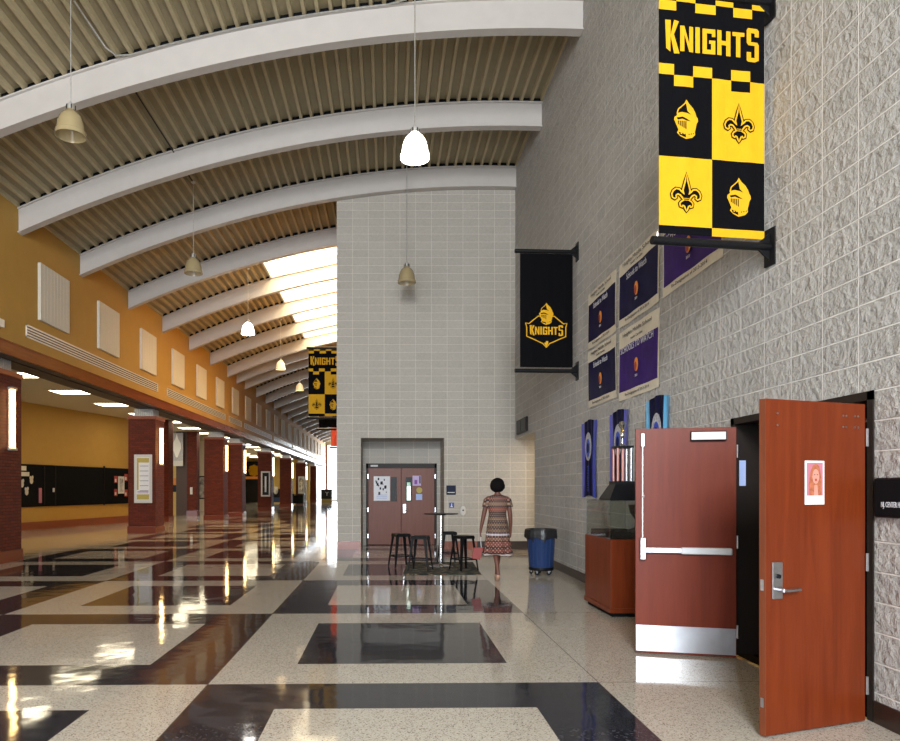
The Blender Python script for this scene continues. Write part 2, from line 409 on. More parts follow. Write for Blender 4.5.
    def build(s, name, parent=None, smooth=False, bevel=0, subsurf=0, recalc=True):
        me = bpy.data.meshes.new(name); me.from_pydata(s.v, [], s.f)
        for k in s.mats: me.materials.append(M[k])
        me.polygons.foreach_set('material_index', s.m)
        if recalc:
            bm = bmesh.new(); bm.from_mesh(me); bmesh.ops.recalc_face_normals(bm, faces=bm.faces); bm.to_mesh(me); bm.free()
        if smooth:
            me.polygons.foreach_set('use_smooth', [True] * len(me.polygons))
            if hasattr(me, 'set_sharp_from_angle'): me.set_sharp_from_angle(angle=math.radians(40))
        me.update()
        o = bpy.data.objects.new(name, me); COL.objects.link(o)
        if parent: o.parent = parent
        if bevel:
            md = o.modifiers.new('bevel', 'BEVEL'); md.width = bevel; md.segments = 2; md.limit_method = 'ANGLE'
        if subsurf:
            md = o.modifiers.new('sub', 'SUBSURF'); md.levels = subsurf; md.render_levels = subsurf
        return o

def tag(o, label=None, cat=None, group=None, kind=None):
    if label: o['label'] = label
    if cat: o['category'] = cat
    if group: o['group'] = group
    if kind: o['kind'] = kind
    return o
def thing(name, label, cat, loc=(0, 0, 0), rz=0, group=None, kind=None):
    o = bpy.data.objects.new(name, None); COL.objects.link(o); o.empty_display_size = .1
    o.location = loc; o.rotation_euler = (0, 0, rz)
    return tag(o, label, cat, group, kind)
def copy_tree(o, parent=None):
    c = o.copy(); COL.objects.link(c)
    if parent: c.parent = parent
    for ch in list(o.children): copy_tree(ch, c)
    return c
def box_obj(name, parent, a, b, m, bevel=0): return MB().box(*a, *b, m).build(name, parent, bevel=bevel)
def struct(name, mb, **k): return tag(mb.build(name, **k), kind='structure')
def px(x, y, Y): return ((x - CX) * Y / F, H + (CY - y) * Y / F)          # point on a plane facing the camera
def rw(x, y, X=3.28):                                                      # point on the right-hand wall
    Y = F * X / (x - CX); return (Y, H + (CY - y) * Y / F)
ORD = ['first', 'second', 'third', 'fourth', 'fifth', 'sixth', 'seventh', 'eighth', 'ninth', 'tenth', 'eleventh', 'twelfth', 'thirteenth', 'fourteenth', 'fifteenth', 'sixteenth', 'seventeenth', 'eighteenth', 'nineteenth', 'twentieth', 'twenty-first', 'twenty-second', 'twenty-third', 'twenty-fourth']

def text_mesh(body, size, mtx, m, parent=None, name='lettering', width=None, bold=0.0, th=.0008):
    cu = bpy.data.curves.new('txt', 'FONT'); cu.body = body; cu.size = size; cu.align_x = 'CENTER'; cu.align_y = 'CENTER'; cu.extrude = th; cu.offset = bold; cu.resolution_u = 2
    t = bpy.data.objects.new('txt', cu); COL.objects.link(t)
    bpy.context.view_layer.update()
    me = bpy.data.meshes.new_from_object(t.evaluated_get(bpy.context.evaluated_depsgraph_get()))
    bpy.data.objects.remove(t, do_unlink=True); bpy.data.curves.remove(cu)
    sx = 1
    if width and len(me.vertices):
        xs = [v.co.x for v in me.vertices]; sx = width / (max(xs) - min(xs))
    me.transform(mtx @ Matrix.Diagonal((sx, 1, 1, 1)))
    me.materials.clear(); me.materials.append(M[m])
    o = bpy.data.objects.new(name, me); COL.objects.link(o)
    if parent: o.parent = parent
    return o
# text frame matrices: facing -Y, facing -X, facing +X
def T_front(x, y, z): return Matrix.Translation((x, y, z)) @ Matrix(((1, 0, 0, 0), (0, 0, -1, 0), (0, 1, 0, 0), (0, 0, 0, 1)))
def T_rwall(x, y, z): return Matrix.Translation((x, y, z)) @ Matrix(((0, 0, -1, 0), (-1, 0, 0, 0), (0, 1, 0, 0), (0, 0, 0, 1)))

# ================================================================== SETTING
XR, XL, XT = 3.28, -7.87, -1.32
YT = 18.05
struct('floor', MB().box(-20, -8, -.3, 8, 90, 0, 'terrazzo'))

# right wall (split-face block)
b = MB()
for (a, c, z0, z1) in ((-7.6, 4.72, 0, 10.3), (4.72, 6.68, 2.24, 10.3), (6.68, 15.66, 0, 10.3), (15.66, YT, 2.84, 10.3)):
    b.box(XR, a, z0, XR + .3, c, z1, 'split')
struct('wall_right', b)
# tower wall (ground-face block) with the door alcove
b = MB()
for (a, c, z0, z1) in ((XT, -.70, 0, 10.2), (-.70, 1.45, 2.87, 10.2), (1.45, 7.2, 0, 10.2)):
    b.box(a, YT, z0, c, YT + .25, z1, 'ground')
b.box(-.95, YT + .25, 0, -.70, 19.4, 2.95, 'groundY'); b.box(1.45, YT + .25, 0, 1.70, 19.4, 2.95, 'groundY')
b.box(-.95, YT + .25, 2.87, 1.70, 19.4, 3.1, 'ground')
b.box(-.95, 19.4, 0, -.61, 19.6, 3.1, 'ground'); b.box(1.35, 19.4, 0, 1.7, 19.6, 3.1, 'ground'); b.box(-.61, 19.4, 2.26, 1.35, 19.6, 3.1, 'ground')
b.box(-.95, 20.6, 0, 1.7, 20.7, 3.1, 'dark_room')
struct('wall_tower', b)
struct('wall_inner', MB().box(XT, YT + .25, 0, XT + .25, 89, 10.2, 'yellow'))  # hall side is unseen; its yellow is added to give warm bounce
# small corridor behind the right-hand opening
b = MB(); b.box(XR + .3, 15.5, 0, 7.2, 15.66, 3.2, 'cream_wall'); b.box(7.2, 15.5, 0, 7.35, YT + .25, 3.2, 'cream_wall'); b.box(XR + .3, 15.66, 2.84, 7.2, YT, 3.0, 'cream_wall')
struct('wall_corridor', b)
# dark room behind the open doors
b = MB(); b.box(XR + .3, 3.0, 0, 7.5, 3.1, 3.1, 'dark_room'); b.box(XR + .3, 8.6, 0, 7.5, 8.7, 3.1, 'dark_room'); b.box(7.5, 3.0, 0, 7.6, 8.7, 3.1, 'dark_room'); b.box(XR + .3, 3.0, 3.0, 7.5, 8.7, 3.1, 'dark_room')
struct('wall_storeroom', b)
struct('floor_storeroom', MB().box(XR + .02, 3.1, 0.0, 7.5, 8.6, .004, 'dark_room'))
# left clerestory wall
struct('wall_left', MB().box(XL - .3, -7.6, 4.45, XL, 89, 7.62, 'yellow'))
struct('trim_1', MB().box(XL, -7.6, 4.33, XL + .06, 88.8, 4.58, 'fascia').box(XL, -7.6, 4.58, XL + .08, 88.8, 4.61, 'fascia'))
b = MB(); b.box(-8.8, -7.6, 4.36, XL, 88.8, 4.45, 'soffit'); b.box(-8.8, -7.6, 4.45, -8.7, 88.8, 5.1, 'soffit')
b.box(-8.35, -7.6, 4.33, -8.2, 88.8, 4.36, 'soffit')
struct('trim_2', b)
struct('ceiling_aisle', MB().box(-17.5, -7.6, 4.78, -8.8, 89, 4.9, 'ceil_tile'))
# wall behind the camera with glazed entrance
b = MB(); b.box(-17.5, -7.3, 8.6, XR + .3, -7.0, 10.3, 'yellow'); b.box(-17.5, -7.3, 0, -5.4, -7.0, 8.6, 'yellow'); b.box(3.0, -7.3, 0, XR + .3, -7.0, 8.6, 'yellow')
struct('wall_back', b)
b = MB()
for x in (-5.4, -3.3, -1.2, .9, 2.94): b.box(x, -7.25, 0, x + .06, -7.1, 8.6, 'brown_frame')
for z in (0, 2.2, 4.5, 6.5, 8.54): b.box(-5.4, -7.25, z, 3.0, -7.1, z + .06, 'brown_frame')
o = struct('window_1', b); MB().box(-5.4, -7.19, 0, 3.0, -7.18, 8.6, 'pane').build('pane', o)
# far glass wall
b = MB(); b.box(XL - .3, 88.5, 7.0, XT, 88.8, 10.2, 'cream_wall')
struct('wall_far', b)
b = MB(); b.box(XL, 88.2, 0, XL + .25, 88.5, 7.0, 'base_red')
for x in (-5.6, -3.5, XT - .1): b.box(x, 88.3, 0, x + .08, 88.45, 7.0, 'white_metal')
for z in (0, 2.3, 5.65, 6.95): b.box(XL + .25, 88.3, z, XT, 88.45, z + .1, 'white_metal')
o = struct('window_2', b); MB().box(XL + .25, 88.36, 0, XT, 88.38, 7.0, 'pane').build('pane', o)

# aisle walls: slanting golden wall, cross walls
def slant(Y): return -13.6 + .235 * (Y - 25.7)
b = MB(); xa, xb = slant(12), slant(33.2)
b.add([(xa, 12, 0), (xb, 33.2, 0), (xb, 33.2, 4.78), (xa, 12, 4.78), (xa - .3, 12, 0), (xb - .3, 33.2, 0), (xb - .3, 33.2, 4.78), (xa - .3, 12, 4.78)],
      [(0, 1, 2, 3), (4, 7, 6, 5), (0, 4, 5, 1), (3, 2, 6, 7), (0, 3, 7, 4), (1, 5, 6, 2)], 'yellow')
struct('wall_aisle', b)
b = MB(); nx, ny = .9735 * 1, -.2288
def off(Y, d): return (slant(Y) + d * nx, Y + d * ny)
p = [off(12.3, .005), off(33.1, .005), off(33.1, .03), off(12.3, .03)]
b.add([(x, y, 0) for x, y in p] + [(x, y, .3) for x, y in p], [(0, 1, 2, 3), (4, 5, 6, 7), (0, 1, 5, 4), (1, 2, 6, 5), (2, 3, 7, 6), (3, 0, 4, 7)], 'base_red')
struct('baseboard_aisle', b)
struct('wall_aisle_front', MB().box(-17.5, 11.7, 0, -9.6, 12.0, 4.78, 'yellow'))
struct('wall_aisle_side', MB().box(-17.5, 33.2, 0, -17.3, 88.8, 4.78, 'yellow_light'))
b = MB(); b.box(-12.9, 41.0, 0, -12.05, 41.3, 4.78, 'yellow_light'); b.box(-12.05, 39.8, 0, -11.4, 40.1, 4.78, 'soffit'); b.box(-12.05, 40.1, 0, -11.9, 41, 4.78, 'soffit')
b.box(-12.9, 40.97, 1.75, -12.05, 41.0, 2.15, 'orange').box(-12.9, 40.97, 1.35, -12.05, 41.0, 1.75, 'black')
struct('wall_aisle_return', b)
b = MB(); b.box(-11.4, 39.7, 0, -10.85, 40.3, 4.78, 'brick').box(-11.42, 39.66, 0, -10.82, 40.32, .3, 'plinth')
o = tag(b.build('brick_pier'), 'dark brick pier in the aisle with a white switch plate, behind the second brick column', 'pier')
MB().box(-11.22, 39.68, 1.22, -11.08, 39.7, 1.62, 'white').build('switch_plate', o)
b = MB(); b.box(-10.75, 32.7, 0, -10.25, 33.4, 4.78, 'brick').box(-10.78, 32.66, 0, -10.22, 33.4, .25, 'plinth')
tag(b.build('brick_pier'), 'narrow brick pier just right of the column carrying the white framed schedule', 'pier')
struct('wall_aisle_cross', MB().box(-17.3, 48, 0, -11.5, 48.3, 4.78, 'cream_wall'))
b = MB(); b.box(-17.3, 77, 0, -8.6, 77.3, 4.78, 'yellow_light')
struct('wall_aisle_end', b)

# baseboards
b = MB()
for a, c in ((-7, 4.715), (6.80, 15.66)): b.box(XR - .012, a, 0, XR + .01, c, .15, 'base_brown')
struct('baseboard_right', b, bevel=.003)
b = MB(); b.box(XT, YT - .015, 0, -.70, YT + .01, .21, 'base_red').box(1.45, YT - .015, 0, 2.3, YT + .01, .21, 'base_red')
struct('baseboard_tower', b); struct('baseboard_corridor', MB().box(2.3, YT - .015, 0, 7.2, YT + .01, .21, 'base_brown'))

# corrugated roof deck
def deck(mb, x0, x1, y0, y1):
    p = .222; n = int(round((x1 - x0) / p)); p = (x1 - x0) / n
    for i in range(n):
        xa = x0 + i * p; q = [xa, xa + .028, xa + .043, xa + p - .043 + .015, xa + p - .028 + .028]
        hs = [0, 0, .075, .075, 0]
        pts = [(q[0], 0), (q[1], 0), (q[2], .075), (xa + p - .043, .075), (xa + p - .028, 0), (xa + p, 0)]
        for k in range(5):
            (u0, h0), (u1, h1) = pts[k], pts[k + 1]
            z0, z1 = ZB(u0) + .54 + h0, ZB(u1) + .54 + h1
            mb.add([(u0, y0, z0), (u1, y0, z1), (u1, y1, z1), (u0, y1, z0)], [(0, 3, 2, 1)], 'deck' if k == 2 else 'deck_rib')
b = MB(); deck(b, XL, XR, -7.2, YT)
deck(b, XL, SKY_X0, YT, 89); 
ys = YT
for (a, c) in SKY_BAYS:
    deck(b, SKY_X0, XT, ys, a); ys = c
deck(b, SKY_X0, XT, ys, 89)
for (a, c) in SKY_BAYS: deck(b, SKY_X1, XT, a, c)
# opaque roof skin above (so no sky leaks at the ribs)
def skin(mb, x0, x1, y0, y1):
    n = 24
    for i in range(n):
        u0 = x0 + (x1 - x0) * i / n; u1 = x0 + (x1 - x0) * (i + 1) / n
        mb.box(u0, y0, max(ZB(u0), ZB(u1)) + .64, u1, y1, max(ZB(u0), ZB(u1)) + .8, 'deck')
skin(b, XL - .3, XR + .3, -7.3, YT + .3); skin(b, XL - .3, SKY_X0, YT, 89)
ys = YT
for (a, c) in SKY_BAYS: skin(b, SKY_X0, XT + .3, ys, a); ys = c
skin(b, SKY_X0, XT + .3, ys, 89)
struct('ceiling', b, recalc=False)
# skylight curbs and panes, following the slope of the deck
for i, (a, c) in enumerate(SKY_BAYS):
    b = MB(); za, zc = ZB(SKY_X0) + .54, ZB(SKY_X1) + .54
    def slab(x0, x1, y0, y1, h0, h1, m):
        f = lambda x: za + (zc - za) * (x - SKY_X0) / (SKY_X1 - SKY_X0)
        b.add([(x0, y0, f(x0) + h0), (x1, y0, f(x1) + h0), (x1, y1, f(x1) + h0), (x0, y1, f(x0) + h0), (x0, y0, f(x0) + h1), (x1, y0, f(x1) + h1), (x1, y1, f(x1) + h1), (x0, y1, f(x0) + h1)],
              [(0, 3, 2, 1), (4, 5, 6, 7), (0, 1, 5, 4), (1, 2, 6, 5), (2, 3, 7, 6), (3, 0, 4, 7)], m)
    slab(SKY_X0 - .06, SKY_X0, a, c, -.02, .9, 'white'); slab(SKY_X1, SKY_X1 + .06, a, c, -.02, .9, 'white')
    slab(SKY_X0, SKY_X1, a - .05, a, -.02, .9, 'white'); slab(SKY_X0, SKY_X1, c, c + .05, -.02, .9, 'white')
    o = struct('window_%d' % (i + 3), b)
    b = MB(); slab(SKY_X0, SKY_X1, a, c, .02, .04, 'skylight_pane'); b.build('pane', o)

# roof beams
def beam(Y, x0, x1):
    b = MB(); n = 36
    prof = [(-.10, 0), (.10, 0), (.10, .022), (.05, .026), (.05, .50), (.10, .505), (.10, .53), (-.10, .53), (-.10, .505), (-.05, .50), (-.05, .026), (-.10, .022)]
    rings = []
    for i in range(n + 1):
        x = x0 + (x1 - x0) * i / n; z = ZB(x)
        rings.append([(x, Y + u, z + v) for u, v in prof])
    b.rings(rings, 'beam', caps=True)
    o = b.build('roof_beam', smooth=False)
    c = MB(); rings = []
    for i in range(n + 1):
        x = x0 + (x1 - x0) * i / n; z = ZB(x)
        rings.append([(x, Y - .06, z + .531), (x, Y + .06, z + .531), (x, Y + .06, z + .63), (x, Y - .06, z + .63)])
    c.rings(rings, 'black_matt', caps=True); q = c.build('flute_shade_strip', o); q['label'] = 'dark strip standing in for the shade in the deck flutes above the beam'  # black strip paints in the shade of the flute gaps over the beam
    return o
vis = [Y for Y in BEAMS if Y > 9]
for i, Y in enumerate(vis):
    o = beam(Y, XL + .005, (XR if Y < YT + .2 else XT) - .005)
    if abs(Y - YT) < .2: o.location.y = -.12
    ex = {0: 'nearest curved white roof beam, running across the top edge of the view',
          1: 'second nearest curved white roof beam, its left end on the wall at the left edge',
          2: 'curved white roof beam resting along the top of the pale block tower wall'}.get(i, 'curved cream roof beam, %s from the camera, left end on the yellow wall' % ORD[i])
    tag(o, ex, 'roof beam', 'curved roof beams')

# ================================================================== BRICK COLUMNS AND THEIR SCONCES
COLS = [14.4, 24.2, 34.2, 38.6, 48.3, 58.1, 68.2, 78.2]
def make_column():
    r = thing('brick_column', '', 'column', (-8.55, 14.9, 0))
    MB().box(-.47, -.47, .0, .47, .47, 3.98, 'brick').build('shaft', r)
    MB().box(-.50, -.50, 0, .50, .50, .25, 'plinth').build('plinth', r, bevel=.01)
    MB().box(-.50, -.50, 3.96, .50, .50, 4.07, 'base_red').build('cap', r, bevel=.01)
    b = MB()
    b.box(-.3, -.3, 4.07, .3, .3, 4.34, 'white_metal')
    for k in range(9):
        t = -.3 + k * .075
        b.box(t - .012, -.33, 4.07, t + .012, -.3, 4.34, 'white_metal'); b.box(.3, t - .012, 4.07, .33, t + .012, 4.34, 'white_metal')
    b.build('capital', r)
    return r
col0 = make_column()
cl = ['nearest brick column, cut by the left edge of the view', 'brick column carrying a white framed schedule on its front', 'brick column left of its close neighbour, third from the near end',
      'brick column standing close behind the third one', 'brick column with a white framed black plaque on its front', 'plain brick column right of the column with the black plaque',
      'far brick column with a framed picture and a black table before it', 'last brick column before the bright glass wall']
def make_sconce():
    r = thing('wall_sconce', '', 'wall lamp', (0, 0, 0))
    b = MB(); b.box(0, -.09, 0, .03, .09, 1.3, 'white_metal'); b.build('back_plate', r)
    b = MB(); b.rings([[(.03 + .075 * math.sin(t), -.075 * math.cos(t), z) for t in [PI * k / 8 for k in range(9)]] for z in (.03, .3, .65, 1.0, 1.27)], 'tube', caps=True); b.build('diffuser', r, smooth=True)
    MB().box(0, -.095, -.02, .11, .095, .03, 'white_metal').build('end_cap', r); MB().box(0, -.095, 1.27, .11, .095, 1.32, 'white_metal').build('end_cap', r)
    return r
sc0 = make_sconce()
for i, Y in enumerate(COLS):
    o = col0 if i == 0 else copy_tree(col0)
    o.location = (-8.52, Y + .5, 0)
    tag(o, cl[i], 'column', 'brick columns along the aisle')
    s = sc0 if i == 0 else copy_tree(sc0)
    s.location = (-8.045, Y + .5, 2.40)
    tag(s, 'glowing vertical tube lamp on the side of the %s brick column from the near end' % ORD[i], 'wall lamp', 'vertical sconces on the columns')

# ================================================================== YELLOW WALL: PANELS AND VENTS
def make_panel():
    r = thing('acoustic_panel', '', 'wall panel', (0, 0, 0))
    MB().box(0, -.72, 0, .03, .72, 1.29, 'panel').build('backing', r)
    b = MB()
    for k in range(9):
        y = -.72 + k * .16; b.box(.03, y + .004, 0, .065, y + .156, 1.29, 'panel')
    b.build('grooved_face', r, bevel=.004)
    return r
pan0 = make_panel()
py = [16.45, 19.65, 22.9, 26.15] + [26.15 + 3.27 * k for k in range(1, 18)]
for i, y in enumerate(py):
    o = pan0 if i == 0 else copy_tree(pan0)
    o.location = (XL + .001, y, 5.36)
    tag(o, 'cream grooved acoustic panel, %s from the near end of the yellow wall' % ORD[i], 'wall panel', 'acoustic panels on the yellow wall')
MB().box(XL + .001, 13.4, 4.84, XL + .06, 14.26, 5.0, 'vent').build('wall_speaker')
bpy.data.objects['wall_speaker']['label'] = 'small white box on the yellow wall at the left edge'; bpy.data.objects['wall_speaker']['category'] = 'speaker'
def vent(y0, y1, lab):
    r = thing('air_vent', lab, 'air vent', (XL + .001, y0, 4.86), group='linear air vents on the yellow wall')
    L = y1 - y0
    b = MB(); b.box(0, 0, 0, .02, L, .03, 'vent').box(0, 0, .25, .02, L, .28, 'vent').box(0, 0, 0, .02, .03, .28, 'vent').box(0, L - .03, 0, .02, L, .28, 'vent'); b.build('frame', r)
    MB().box(.0, .03, .03, .003, L - .03, .25, 'soffit').build('backing', r)
    for k in range(3):
        z = .062 + k * .062; MB().box(.003, .03, z, .018, L - .03, z + .028, 'vent').build('slat', r)
VY = [(15.2, 23.9), (24.9, 33.8), (34.6, 37.6), (38.3, 47.3), (48.2, 57.2), (58.0, 67.0), (67.8, 76.8), (77.5, 86.5)]
for i, (a, c) in enumerate(VY): vent(a, c, 'long white slotted air vent, %s from the near end, below the panels' % ORD[i])

# ================================================================== AISLE CEILING LIGHTS
def make_clight():
    r = thing('ceiling_light', '', 'ceiling light', (0, 0, 0)); r.scale = (1.12, 1.5, 1)
    b = MB(); b.box(-.66, -.34, -.015, .66, -.30, 0, 'white').box(-.66, .30, -.015, .66, .34, 0, 'white').box(-.66, -.3, -.015, -.62, .3, 0, 'white').box(.62, -.3, -.015, .66, .3, 0, 'white'); b.build('frame', r)
    MB().box(-.62, -.3, -.01, .62, .3, -.002, 'tile_light').build('diffuser', r)
    return r
cl0 = make_clight(); first = True
rowA = [19.8 + 3.5 * k for k in range(16)]; rowB = [30.3 + 3.5 * k for k in range(13)]
for row, X, nm in ((rowA, -10.4, 'nearer the columns'), (rowB, -13.6, 'deeper in the aisle')):
    for k, y in enumerate(row):
        if X < -13 and 38 < y < 50: continue
        o = cl0 if first else copy_tree(cl0); first = False
        o.location = (X, y, 4.779)
        tag(o, 'lit recessed ceiling light, %s in the row %s' % (ORD[k], nm), 'ceiling light', 'recessed lights in the aisle ceiling')

# ================================================================== PENDANT LAMPS
def pendant(X, Y, zb, state, label):
    zc = ZB(X) + .53
    r = thing('pendant_lamp', label, 'pendant lamp', (X, Y, zb), group='bell-shaped pendant lamps')
    L = (zc - zb) / .88
    MB().tube([(0, 0, .55), (0, 0, L - .03)], .009, 'white_metal', 8).build('rod', r)
    MB().lathe([(0, L), (.06, L), (.06, L - .03), (.02, L - .06), (0, L - .06)], 'white_metal', 16).build('ceiling_mount', r, smooth=True)
    b = MB(); b.lathe([(0, .56), (.02, .56), (.025, .52), (.07, .51), (.075, .42), (.0, .42)], 'white_metal', 20)
    for k in range(6):
        t = k * PI / 3; b.box(.072, -.008, .43, .08, .008, .50, 'black', Matrix.Rotation(t, 4, 'Z'))
    b.build('socket_housing', r, smooth=True)
    sm = {'lit': 'lit_shade', 'off': 'shade_off', 'warm': 'warm_shade'}[state]
    prof = [(.075, .43), (.09, .40), (.135, .37), (.18, .30), (.21, .20), (.226, .08), (.240, .07), (.243, .0), (.235, .0), (.220, .07), (.203, .19), (.173, .29), (.13, .36), (.085, .39)]
    MB().lathe(prof, sm, 32).build('shade', r, smooth=True)
    MB().ball((0, 0, .27), .05, 'bulb_off' if state == 'off' else 'bulb_lit', sc=(1, 1, 1.9)).build('bulb', r, smooth=True)
    r.scale = (.88, .88, .88)
    return r
pendant(.40, 10.4, 6.47, 'lit', 'brightly lit bell pendant lamp hanging top centre of the view')
pendant(.44, 16.4, 6.38, 'off', 'unlit bell pendant lamp hanging in front of the block tower wall')
pendant(-4.60, 10.15, 6.68, 'off', 'unlit amber bell pendant lamp, nearest in the left row')
pendant(-4.56, 16.4, 6.60, 'off', 'unlit bell pendant lamp, second in the left row')
pendant(-4.57, 22.85, 6.60, 'lit', 'lit white bell pendant lamp in the left row, under the skylights')
pendant(-4.57, 29.8, 6.62, 'warm', 'dimly glowing bell pendant lamp behind the lit one in the left row')
pendant(-4.57, 36.2, 6.62, 'warm', 'far dimly glowing bell pendant lamp, smallest of the left row')

# conduits running to the pendants
b = MB(); Yb = 11.8 - .125
b.tube([(-4.60, 10.25, ZB(-4.6) + .50), (-4.58, 11.35, ZB(-4.58) + .50), (-4.5, 11.6, ZB(-4.5) + .50), (-4.3, Yb, ZB(-4.3) + .50)] + [(x, Yb, ZB(x) + .50) for x in [-4 + k * .4 for k in range(11)]] + [(.30, 11.6, ZB(.3) + .5), (.40, 11.4, ZB(.4) + .5), (.4, 10.5, ZB(.4) + .5)], .014, 'white_metal', 6)
tag(b.build('conduit', smooth=True), 'thin metal conduit running along the nearest roof beam to two pendant lamps', 'conduit')
for X, Y0, Y1, lab in ((-4.56, 12.1, 16.3, 'thin dark conduit along the deck to the second lamp of the left row'), (.44, 15.1, 16.3, 'short conduit on the deck above the lamp in front of the tower')):
    tag(MB().tube([(X, Y0, ZB(X) + .50), (X, Y1, ZB(X) + .50)], .014, 'brown_frame', 6).build('conduit', smooth=True), lab, 'conduit')

# ================================================================== EMBLEM DRAWING
HELM = [(0, 1.0), (-.10, .82), (-.25, .68), (-.45, .52), (-.52, .30), (-.50, .18), (-.64, .08), (-.66, -.05), (-.58, -.20), (-.48, -.42), (-.42, -.55), (-.50, -.70), (-.34, -.86), (-.02, -1.0), (.34, -.90), (.50, -.74), (.48, -.60), (.52, -.45), (.58, -.18), (.66, -.05), (.64, .10), (.56, .22), (.50, .40), (.36, .62), (.15, .80)]
FLEUR_R = [(0, 1.0), (.07, .62), (.15, .34), (.20, .14), (.14, -.06), (.24, .06), (.38, .20), (.56, .22), (.72, .10), (.80, -.08), (.76, -.24), (.62, -.30), (.54, -.24), (.56, -.12), (.46, -.06), (.34, -.10), (.22, -.24), (.16, -.36), (.28, -.42), (.36, -.52), (.33, -.66), (.22, -.70), (.20, -.62), (.12, -.66), (.06, -.80), (0, -.92)]
FLEUR = FLEUR_R + [(-x, y) for x, y in FLEUR_R[-2:0:-1]]
def sub(mb_pts, k=2):
    out = []
    n = len(mb_pts)
    for i in range(n):
        a, c = mb_pts[i], mb_pts[(i + 1) % n]
        for j in range(k): out.append((a[0] + (c[0] - a[0]) * j / k, a[1] + (c[1] - a[1]) * j / k))
    return out
def helm(b, cx, cz, s, place):
    P = lambda pts: [(cx + u * s, cz + v * s) for u, v in pts]
    f = lambda w0: (lambda u, v, w: place(u, v, w + w0))
    b.flat(P(HELM), f(0), 'gold_ink')
    b.flat(P([(-.03, .80), (-.40, .48), (-.46, .30), (-.25, .36), (.02, .33), (.24, .26), (.05, .42)]), f(.002), 'black_cloth')
    b.flat(P([(-.52, .06), (-.20, .12), (.02, .02), (.22, -.08), (-.02, -.05), (-.22, .02), (-.46, -.04)]), f(.002), 'black_cloth')
    for k in range(5):
        x = -.46 + k * .10; b.flat(P([(x, -.10), (x + .05, -.10 + .01), (x + .05, -.30 - k * .05), (x, -.26 - k * .05)]), f(.002), 'black_cloth')
    b.flat(P([(-.42, -.66), (-.05, -.74), (-.03, -.92), (-.36, -.80)]), f(.002), 'black_cloth')
    for k in range(2): b.flat(P([(-.32 + k * .15, -.70), (-.24 + k * .15, -.72), (-.24 + k * .15, -.78), (-.32 + k * .15, -.76)]), f(.004), 'gold_ink')
    for k in range(3): b.flat(P([(.12 + k * .13, -.74 + k * .03), (.17 + k * .13, -.72 + k * .03), (.17 + k * .13, -.77 + k * .03), (.12 + k * .13, -.79 + k * .03)]), f(.002), 'black_cloth')
def fleur(b, cx, cz, s, place):
    P = [(cx + u * s, cz + v * s) for u, v in FLEUR]
    f = lambda w0: (lambda u, v, w: place(u, v, w + w0))
    b.flat(P, f(0), 'black_cloth')
    b.ribbon(P, s * .20, place, 'black_cloth', w0=.0003)
    b.ribbon(P, s * .085, place, 'gold_ink', w0=.002)
    b.ribbon([(cx - .14 * s, cz - .31 * s), (cx + .14 * s, cz - .31 * s)], s * .12, place, 'gold_ink', closed=False, w0=.003)
    b.ribbon([(cx - .14 * s, cz - .31 * s), (cx + .14 * s, cz - .31 * s)], s * .05, place, 'black_cloth', closed=False, w0=.0045)
def knights(b, x0, z0, wd, place, m='gold_ink', hs=1.0):
    """condensed block letters with a tall K and a tall S; x0,z0 = left end of the baseline"""
    u = wd / 565.0
    def Q(pts): b.flat([(x0 + px_ * u, z0 + pz * u * hs) for px_, pz in pts], lambda a, c, w: place(a, c, w + .001), m)
    def R(xa, za, xb, zb_): Q([(xa, za), (xb, za), (xb, zb_), (xa, zb_)])
    # K
    Q([(0, 165), (32, 165), (30, -8), (6, 10)]); Q([(30, 78), (52, 168), (80, 162), (44, 70)]); Q([(30, 88), (50, 92), (84, -14), (52, -16)])
    # N
    R(88, 0, 112, 140); R(142, 0, 166, 140); Q([(112, 140), (112, 95), (142, 0), (142, 45)])
    # I
    R(180, 0, 206, 142)
    # G
    R(222, 0, 248, 138); R(248, 0, 298, 24); R(248, 114, 298, 138); R(274, 24, 298, 76); R(262, 58, 274, 76); R(278, 96, 298, 114)
    # H
    R(310, 0, 336, 138); R(366, 0, 392, 138); R(336, 58, 366, 82)
    # T
    R(426, 0, 452, 116); R(404, 116, 476, 138)
    # S (tall, with cut corners)
    Q([(498, 168), (556, 168), (566, 156), (566, 142), (490, 142), (490, 156)]); R(490, 92, 516, 142); R(540, 122, 566, 142); Q([(490, 92), (490, 86), (500, 72), (566, 72), (566, 80), (556, 92)])
    R(540, -6, 566, 72); Q([(490, -12), (498, -20), (540, -20), (566, -8), (566, 4), (490, 4)]); R(490, 4, 516, 34)

# ================================================================== BANNERS
def banner_root(label, X, Y, z0, z1, side, rz, group, w=.92):
    """side=-1: projects to -X from the wall at X"""
    r = thing('wall_banner', label, 'banner', (X, Y, 0), rz, group)
    for z in (z0 - .06, z1 + .04):
        MB().tube([(-.02, 0, z), (-1.10, 0, z)], .035, 'black', 12).build('pole', r, smooth=True)
        s = -1 if z < 4.5 else 1
        b = MB(); b.box(-.02, -.07, z - .16, 0, .07, z + .16, 'black')
        b.add([(-.02, -.01, z - .12), (-.14, -.01, z - .02), (-.14, -.01, z + .02), (-.02, -.01, z + .12), (-.02, .01, z - .12), (-.14, .01, z - .02), (-.14, .01, z + .02), (-.02, .01, z + .12)],
              [(0, 1, 2, 3), (4, 7, 6, 5), (0, 4, 5, 1), (1, 5, 6, 2), (2, 6, 7, 3), (3, 7, 4, 0)], 'black')
        b.build('bracket', r, bevel=.006)
        MB().tube([(-1.05, 0, z + .03), (-1.05, 0, z + .07)], .008, 'steel', 6).build('pin', r)
    return r
